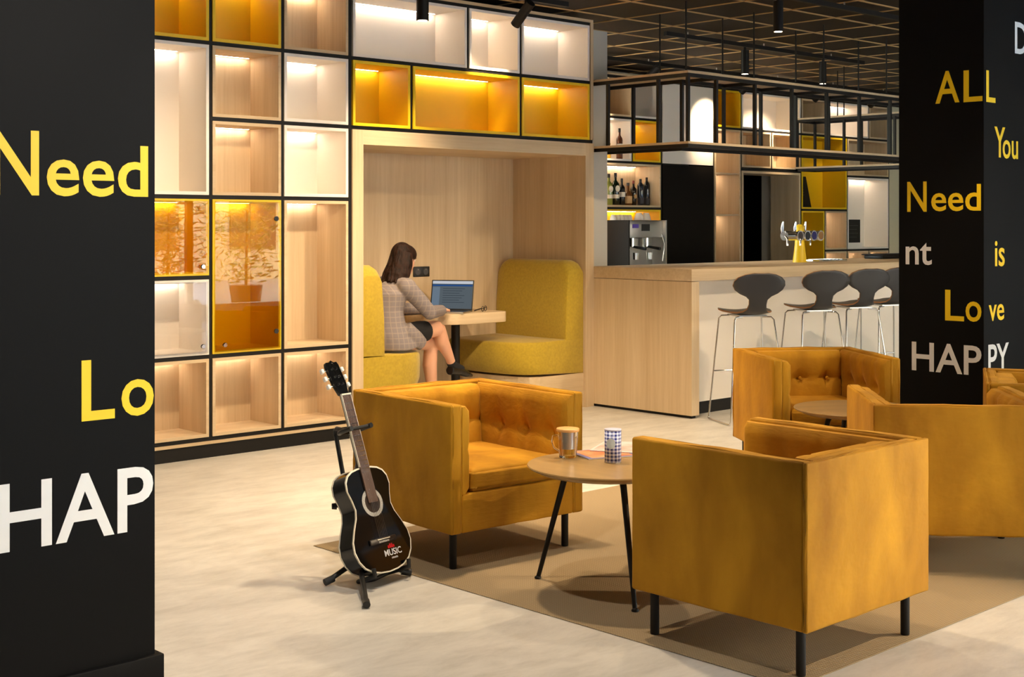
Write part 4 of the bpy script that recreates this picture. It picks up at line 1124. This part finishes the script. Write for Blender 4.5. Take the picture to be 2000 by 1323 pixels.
for k in range(4): box('emblem_bar', red, (0.022+0.010*k, 0.030+0.010*k, -0.0036, -0.0030, 0.092, 0.103+0.006*(k in (1, 2))), gt)
glet('room', M['txt_w'], 0.030, 0.048, 0.034, 0.007)

# stand
gs = thing('guitar_stand', 'black tubular guitar stand holding the guitar', 'stand')
V3_ = Vector
def G(px, py, z): x, y = on_z(px, py, z); return Vector((x, y, z))
fL, fR, fF = G(637, 1139, 0.012), G(800, 1120, 0.012), G(716, 1183, 0.012)
hub = V3_((3.355, 4.450, 0.055))
ptop = Vector((3.365, 4.625, 0.575))
K_ = M['plastic_black']
for f in (fL, fR, fF):
    MB().tube([hub+(f-hub)*0.02, hub+(f-hub)*0.3+Vector((0, 0, 0.02)), f+(hub-f)*0.06+Vector((0, 0, 0.004)), f], [0.011, 0.011, 0.010, 0.010], 12).build('leg', K_, gs, smooth=True)
    d = (f-hub).normalized()
    MB().tube([f-d*0.035+Vector((0, 0, 0.003)), f+d*0.006+Vector((0, 0, 0.004))], 0.0145, 12).build('rubber_foot', K_, gs, smooth=True)
mid = hub+(ptop-hub)*0.45
MB().tube([hub-Vector((0, 0, 0.03)), mid], 0.0135, 14).build('outer_tube', K_, gs, smooth=True)
MB().tube([mid, ptop], 0.0095, 14).build('inner_tube', K_, gs, smooth=True)
MB().tube([mid-Vector((0.0, 0, 0.01)), mid+Vector((0, 0, 0.012))], 0.017, 14).build('clamp', K_, gs, smooth=True)
MB().tube([mid, mid+Vector((-0.045, 0.02, 0.0))], [0.006, 0.006], 10).build('clamp_screw', K_, gs, smooth=True)
MB().tube([mid+Vector((-0.045, 0.02, -0.0)), mid+Vector((-0.062, 0.03, 0.0))], [0.014, 0.012], 10).build('clamp_knob', K_, gs, smooth=True)

# neck point of the guitar where the yoke sits
gm = gt.matrix_world.copy()
yk = gm @ Vector((0, 0.036, 0.59))
MB().tube([ptop-Vector((0, 0, 0.01)), ptop+Vector((0, 0, 0.012)), ptop*0.88+yk*0.12+Vector((0, 0, 0.018)), ptop*0.6+yk*0.4+Vector((0, 0, 0.012)), yk], 0.0105, 12).build('neck_arm', K_, gs, smooth=True)
ex = (gm.to_3x3() @ Vector((1, 0, 0))).normalized(); ey = (gm.to_3x3() @ Vector((0, 1, 0))).normalized()
for s in (-1, 1):
    MB().tube([yk, yk+ex*s*0.048, yk+ex*s*0.058-ey*0.03, yk+ex*s*0.058-ey*0.085], 0.0105, 12).build('yoke_prong', K_, gs, smooth=True)
MB().tube([yk-ey*0.062-ex*0.062, yk-ey*0.072+ex*0.07], 0.008, 10).build('security_strap', K_, gs, smooth=True)
# lower cradle
cr0 = gm @ Vector((0, 0.11, 0.03))
MB().tube([hub+Vector((0, 0, 0.01)), gm @ Vector((0, BD+0.016, -0.010))], 0.010, 12).build('cradle_arm', K_, gs, smooth=True)
for s in (-1, 1):
    pts = [gm @ Vector((0, BD+0.016, -0.010)), gm @ Vector((s*0.085, BD+0.016, -0.002)), gm @ Vector((s*0.095, BD*0.5, -0.0015)), gm @ Vector((s*0.100, -0.016, 0.001)), gm @ Vector((s*0.103, -0.020, 0.03))]
    MB().tube(pts, 0.0095, 12).build('cradle_prong', K_, gs, smooth=True)

# ------------------------------------------------------------------ the woman in the niche
def lofted(parts):
    m = MB()
    for pts, rad in parts: m.tube(pts, rad, 20)
    return m
def skin_obj(name, parts, mat, parent, vox=0.008, sm=6, extra=None):
    m = lofted(parts)
    if extra: extra(m)
    me = bpy.data.meshes.new(name); me.from_pydata(m.v, [], m.f); me.update()
    bm = bmesh.new(); bm.from_mesh(me); bmesh.ops.recalc_face_normals(bm, faces=bm.faces); bm.to_mesh(me); bm.free()
    o = bpy.data.objects.new(name, me); COL.objects.link(o)
    r = o.modifiers.new('r', 'REMESH'); r.mode = 'VOXEL'; r.voxel_size = vox; r.use_smooth_shade = True
    s = o.modifiers.new('s', 'SMOOTH'); s.iterations = sm; s.factor = 0.5
    dg = bpy.context.evaluated_depsgraph_get(); dg.update()
    me2 = bpy.data.meshes.new_from_object(o.evaluated_get(dg))
    bpy.data.objects.remove(o)
    for p in me2.polygons: p.use_smooth = True
    me2.materials.clear()
    return link(name, me2, mat, parent)
def ell(m, c, r, rot=None, n=18):
    c = Vector(c); rings = []
    for i in range(1, n):
        th = PI*i/n
        ring = []
        for j in range(n):
            a = 2*PI*j/n
            v = Vector((r[0]*math.sin(th)*math.cos(a), r[1]*math.sin(th)*math.sin(a), -r[2]*math.cos(th)))
            if rot: v = rot @ v
            ring.append(c+v)
        rings.append(ring)
    m.ring_loft(rings)
V3 = Vector
HP = V3((6.02, 7.64, 0.0))
pe = thing('person', 'woman in a grey checked blazer and black skirt, legs crossed, typing on a laptop', 'person', tuple(HP))
def L(x, y, z): return V3((x, y, z))-HP
pel = L(6.02, 7.64, 0.655); wst = L(5.985, 7.64, 0.80); chs = L(6.015, 7.64, 0.95); nek0 = L(6.065, 7.64, 1.045); nek1 = L(6.115, 7.635, 1.115); hed = L(6.155, 7.63, 1.19)
rsh = L(6.065, 7.485, 1.005); lsh = L(6.075, 7.80, 1.005)
rel = L(6.26, 7.465, 0.815); lel = L(6.29, 7.86, 0.82); rwr = L(6.505, 7.615, 0.815); lwr = L(6.54, 7.84, 0.815)
rhp = L(6.06, 7.555, 0.645); lhp = L(6.06, 7.73, 0.635)
rkn = L(6.455, 7.60, 0.690); lkn = L(6.47, 7.70, 0.575)
ran = L(6.645, 7.665, 0.395); lan = L(6.50, 7.72, 0.10)
rto = L(6.84, 7.70, 0.315); lto = L(6.66, 7.70, 0.03)
fwd = V3((0.96, 0.16, -0.22)).normalized()
up = V3((0.12, 0, 1)).normalized(); sidev = up.cross(fwd).normalized()
hrot = Matrix((fwd, sidev, up)).transposed()
def hp(a, b, c): return hed+fwd*a+sidev*b+up*c
def fingers(m, wr, d, side):
    d = d.normalized(); upv = V3((0, 0, 1)); sd = d.cross(upv).normalized()
    pc = wr+d*0.055+V3((0, 0, 0.004))
    m.tube([wr-d*0.01, wr+d*0.03, wr+d*0.075, wr+d*0.088], [(0.026, 0.018), (0.036, 0.016), (0.038, 0.014), (0.034, 0.011)], 16)
    for k, ln in enumerate((0.062, 0.072, 0.068, 0.052)):
        o = (k-1.5)*0.0195
        b = wr+d*0.078+sd*o
        m.tube([b, b+d*ln*0.4+V3((0, 0, 0.008)), b+d*ln*0.75+V3((0, 0, 0.000)), b+d*ln+V3((0, 0, -0.012))], [0.0095, 0.009, 0.008, 0.0065], 10)
    t0 = wr+d*0.03-sd*0.03*side
    m.tube([t0, t0+d*0.025-sd*0.018*side, t0+d*0.055-sd*0.020*side-V3((0, 0, 0.008))], [0.012, 0.010, 0.008], 10)
hd_r = (V3((0.22, 0.24, -0.02)))
def extra_body(m):
    ell(m, hp(0, 0, 0.0), (0.088, 0.072, 0.100), hrot)
    m.tube([hp(0.03, 0, -0.03), hp(0.045, 0, -0.09)], [(0.058, 0.05), (0.036, 0.028)], 16)
    m.tube([hp(0.082, 0, 0.015), hp(0.100, 0, -0.018), hp(0.086, 0, -0.028)], [0.007, 0.013, 0.010], 10)
    for s in (-1, 1):
        ell(m, hp(0.0, 0.076*s, -0.008), (0.016, 0.008, 0.028), hrot, 10)
    fingers(m, rwr, hd_r, -1); fingers(m, lwr, V3((0.22, 0.03, -0.02)), 1)
bodyp = [
    ([pel-V3((0, 0, 0.03)), pel+V3((0, 0, .04)), wst, chs, nek0-V3((0, 0, 0.02)), nek0], [(0.13, 0.10), (0.145, 0.105), (0.115, 0.085), (0.13, 0.095), (0.09, 0.065), (0.05, 0.045)]),
    ([nek0-V3((0, 0, 0.03)), nek1, hed-V3((0, 0, 0.05))], [0.05, 0.045, 0.045]),
    ([rsh, rel, rwr], [0.034, 0.032, 0.023]), ([lsh, lel, lwr], [0.034, 0.032, 0.023]),
    ([chs+V3((0, 0, .03)), rsh], [0.05, 0.032]), ([chs+V3((0, 0, .03)), lsh], [0.05, 0.032]),
    ([rhp, rhp*0.5+rkn*0.5+V3((0, 0, 0.006)), rkn-(rkn-rhp)*0.08, rkn], [0.088, 0.074, 0.058, 0.052]), ([lhp, lhp*0.5+lkn*0.5, lkn-(lkn-lhp)*0.08, lkn], [0.088, 0.074, 0.058, 0.052]),
    ([rkn, rkn*0.65+ran*0.35+V3((-0.015, -0.0, 0)), rkn*0.25+ran*0.75, ran], [0.050, 0.054, 0.036, 0.031]),
    ([lkn, lkn*0.65+lan*0.35+V3((-0.02, 0, 0)), lkn*0.25+lan*0.75, lan], [0.050, 0.054, 0.036, 0.031]),
    ([ran, ran*0.4+rto*0.6, ran*0.15+rto*0.85], [0.031, 0.020, 0.013]), ([lan, lan*0.4+lto*0.6, lan*0.15+lto*0.85], [0.031, 0.020, 0.013]),
]
skin_obj('body', bodyp, M['skin'], pe, 0.006, 3, extra_body)
# blazer
def extra_blazer(m):
    # flared hem around the hips and seat
    rings = []
    for z, cx, rx, ry in ((0.96, 6.01, .125, .17), (0.84, 5.985, .120, .150), (0.74, 5.99, .135, .165), (0.66, 6.01, .165, .195), (0.60, 6.035, .185, .212), (0.560, 6.045, .190, .216)):
        rings.append([L(max(5.825, cx+rx*math.cos(a)), 7.64+ry*math.sin(a), z-0.0+0.03*max(0, math.cos(a))*(1 if z < 0.65 else 0)) for a in [2*PI*k/28 for k in range(28)]])
    m.ring_loft(rings)
    # side skirt of the blazer falling over the near thigh
    m.tube([L(6.05, 7.49, 0.70), L(6.15, 7.48, 0.63), L(6.21, 7.485, 0.585)], [(0.05, 0.07), (0.042, 0.06), (0.03, 0.05)], 14)
    for q, rr in ((rsh, 0.066), (lsh, 0.066), (rel, 0.052), (lel, 0.052)): ell(m, q, (rr, rr, rr))
    # shoulders and collar
    m.tube([rsh+V3((0, 0.0, 0.0)), nek0-V3((0.01, 0.05, 0.005)), nek0-V3((0.01, -0.05, 0.005)), lsh], [0.054, 0.058, 0.058, 0.054], 18)
    m.tube([nek0+V3((-0.045, -0.035, 0.0)), nek0+V3((-0.058, 0, 0.016)), nek0+V3((-0.045, 0.035, 0.0))], 0.018, 12)
blz = [
    ([wst-V3((0, 0, .1)), wst, chs, nek0-V3((0, 0, 0.03))], [(0.165, 0.115), (0.145, 0.108), (0.165, 0.118), (0.10, 0.08)]),
    ([rsh+V3((-0.01, 0, 0.005)), rsh*0.5+rel*0.5+V3((0, -.004, 0)), rel, rel*0.5+rwr*0.5, rwr-(rwr-rel)*0.05], [0.066, 0.058, 0.053, 0.047, 0.041]),
    ([lsh+V3((-0.01, 0, 0.005)), lsh*0.5+lel*0.5, lel, lel*0.5+lwr*0.5, lwr-(lwr-lel)*0.05], [0.066, 0.058, 0.053, 0.047, 0.041]),
]
skin_obj('blazer', blz, M['plaid'], pe, 0.007, 8, extra_blazer)
def extra_skirt(m):
    pass
skin_obj('skirt', [([rhp-V3((-0.02, 0, -0.01)), rhp*0.5+rkn*0.5+V3((0.0, 0, 0.003)), rhp*0.33+rkn*0.67], [0.082, 0.082, 0.074]), ([lhp-V3((-0.05, 0, 0)), lhp*0.45+lkn*0.55], [0.088, 0.082])], M['black_cloth'], pe, 0.007, 3)
skin_obj('sock', [([ran+(rkn-ran)*0.10, ran, ran*0.45+rto*0.55], [0.036, 0.037, 0.034])], M['black_cloth'], pe, 0.005, 2)
skin_obj('shoe', [([ran+V3((-0.035, -0.01, -0.035)), ran*0.6+rto*0.4-V3((0, 0, 0.016)), rto*0.85+ran*0.15-V3((0, 0, 0.01)), rto+V3((0.035, 0.012, -0.018))], [(0.036, 0.034), (0.038, 0.032), (0.038, 0.026), (0.018, 0.012)])], M['shoe'], pe, 0.005, 2)
skin_obj('sock', [([lan+(lkn-lan)*0.22, lan, lan*0.45+lto*0.55], [0.036, 0.037, 0.034])], M['black_cloth'], pe, 0.005, 2)
skin_obj('shoe', [([lan+V3((-0.04, 0, -0.062)), lan*0.5+lto*0.5-V3((0, 0, 0.020)), lto, lto+V3((0.05, 0, -0.0))], [(0.038, 0.030), (0.040, 0.034), (0.038, 0.026), (0.02, 0.014)])], M['shoe'], pe, 0.005, 2)
def extra_hair(m):
    ell(m, hp(-0.022, 0, 0.022), (0.094, 0.084, 0.104), hrot)
    ell(m, hp(0.012, 0, 0.052), (0.086, 0.078, 0.066), hrot)
    random.seed(3)
    for k in range(34):
        a = -1.35+3.2*k/33.0      # around the back of the head
        s = math.sin(a); c = -math.cos(a)
        p0 = hp(0.078*c-0.005, 0.076*s, 0.05)
        ln = 0.235+random.uniform(-0.02, 0.02)
        sw = random.uniform(-0.012, 0.012)
        p1 = hp(0.092*c-0.01, 0.088*s, -0.04)+V3((sw*0.5, sw, 0))
        p2 = hp(0.104*c-0.035, 0.100*s, -0.04-ln*0.35)+V3((0, -sw, 0)); p3 = hp(0.100*c-0.065, 0.106*s, -0.04-ln*0.62)+V3((sw, sw, 0))
        m.tube([p0, p1, p2, p3], [0.020, 0.022, 0.019, 0.007], 8)
skin_obj('hair', [], M['hair'], pe, 0.0055, 1, extra_hair)
for s in (-1, 1):
    m = MB(); ell(m, hp(0.071, 0.031*s, 0.012), (0.011, 0.013, 0.011), hrot, 10); m.build('eye', base_mat('eye_white', srgb(230, 225, 220), 0.2), pe, smooth=True)
    m = MB(); m.tube([hp(0.086, 0.017*s, 0.032), hp(0.084, 0.034*s, 0.036), hp(0.070, 0.052*s, 0.030)], 0.0035, 8); m.build('eyebrow', M['hair'], pe, smooth=True)
m = MB(); m.tube([hp(0.078, -0.022, -0.052), hp(0.088, 0, -0.050), hp(0.078, 0.022, -0.052)], [0.003, 0.006, 0.003], 8); m.build('lips', base_mat('lips', srgb(176, 90, 84), 0.4), pe, smooth=True)

# ------------------------------------------------------------------ greenery and buildings across the street (mirrored in the glass doors)
def shrub(x, y, h, n, lab):
    o = thing('shrub', lab, 'shrub', (x, y, -0.02), 0, 'shrubs outside the street windows')
    MB().lathe([(0.22, 0), (0.28, 0.45), (0.26, 0.45)], n=20).build('planter', M['stool'], o, smooth=True)
    m = MB()
    for k in range(n):
        a = random.uniform(0, 2*PI); rr = random.uniform(0, 0.75)*(h/2.4); zz = random.uniform(0.5, h)
        c = Vector((rr*math.cos(a), rr*math.sin(a), zz)); d = Vector((random.uniform(-1, 1), random.uniform(-1, 1), random.uniform(-0.2, 1))).normalized()
        e = d.cross(Vector((random.random(), random.random(), 0.2))).normalized()*0.014; ln = random.uniform(0.10, 0.20)
        b = len(m.v); m.v += [tuple(c), tuple(c+d*ln*0.5+e), tuple(c+d*ln), tuple(c+d*ln*0.5-e)]; m.f.append((b, b+1, b+2, b+3))
    me = bpy.data.meshes.new('foliage'); me.from_pydata(m.v, [], m.f); link('foliage', me, M['leaf'], o)
    MB().tube([(0, 0, 0.3), (0.03, 0, h*0.8)], [0.03, 0.012], 8).build('stem', M['bridge'], o)
for k, (x, y, h) in enumerate(((7.4, -4.3, 2.2), (8.9, -4.6, 2.6), (10.6, -4.2, 2.3), (12.4, -4.8, 2.5))):
    shrub(x, y, h, 1500, ['potted shrub outside the window, nearest the camera side', 'taller potted shrub outside, second along the windows', 'potted shrub outside, third along the windows', 'potted shrub outside, farthest along the windows'][k])
bl = thing('building', 'pale building across the street outside the windows', 'building', (0, 0, 0))
box('facade', M['facade'], (-8, 32, -19, -16, -0.02, 9), bl)
for k in range(12): box('window', M['black'], (-5+3*k, -3.6+3*k, -16, -15.95, 0.8, 2.8), bl)
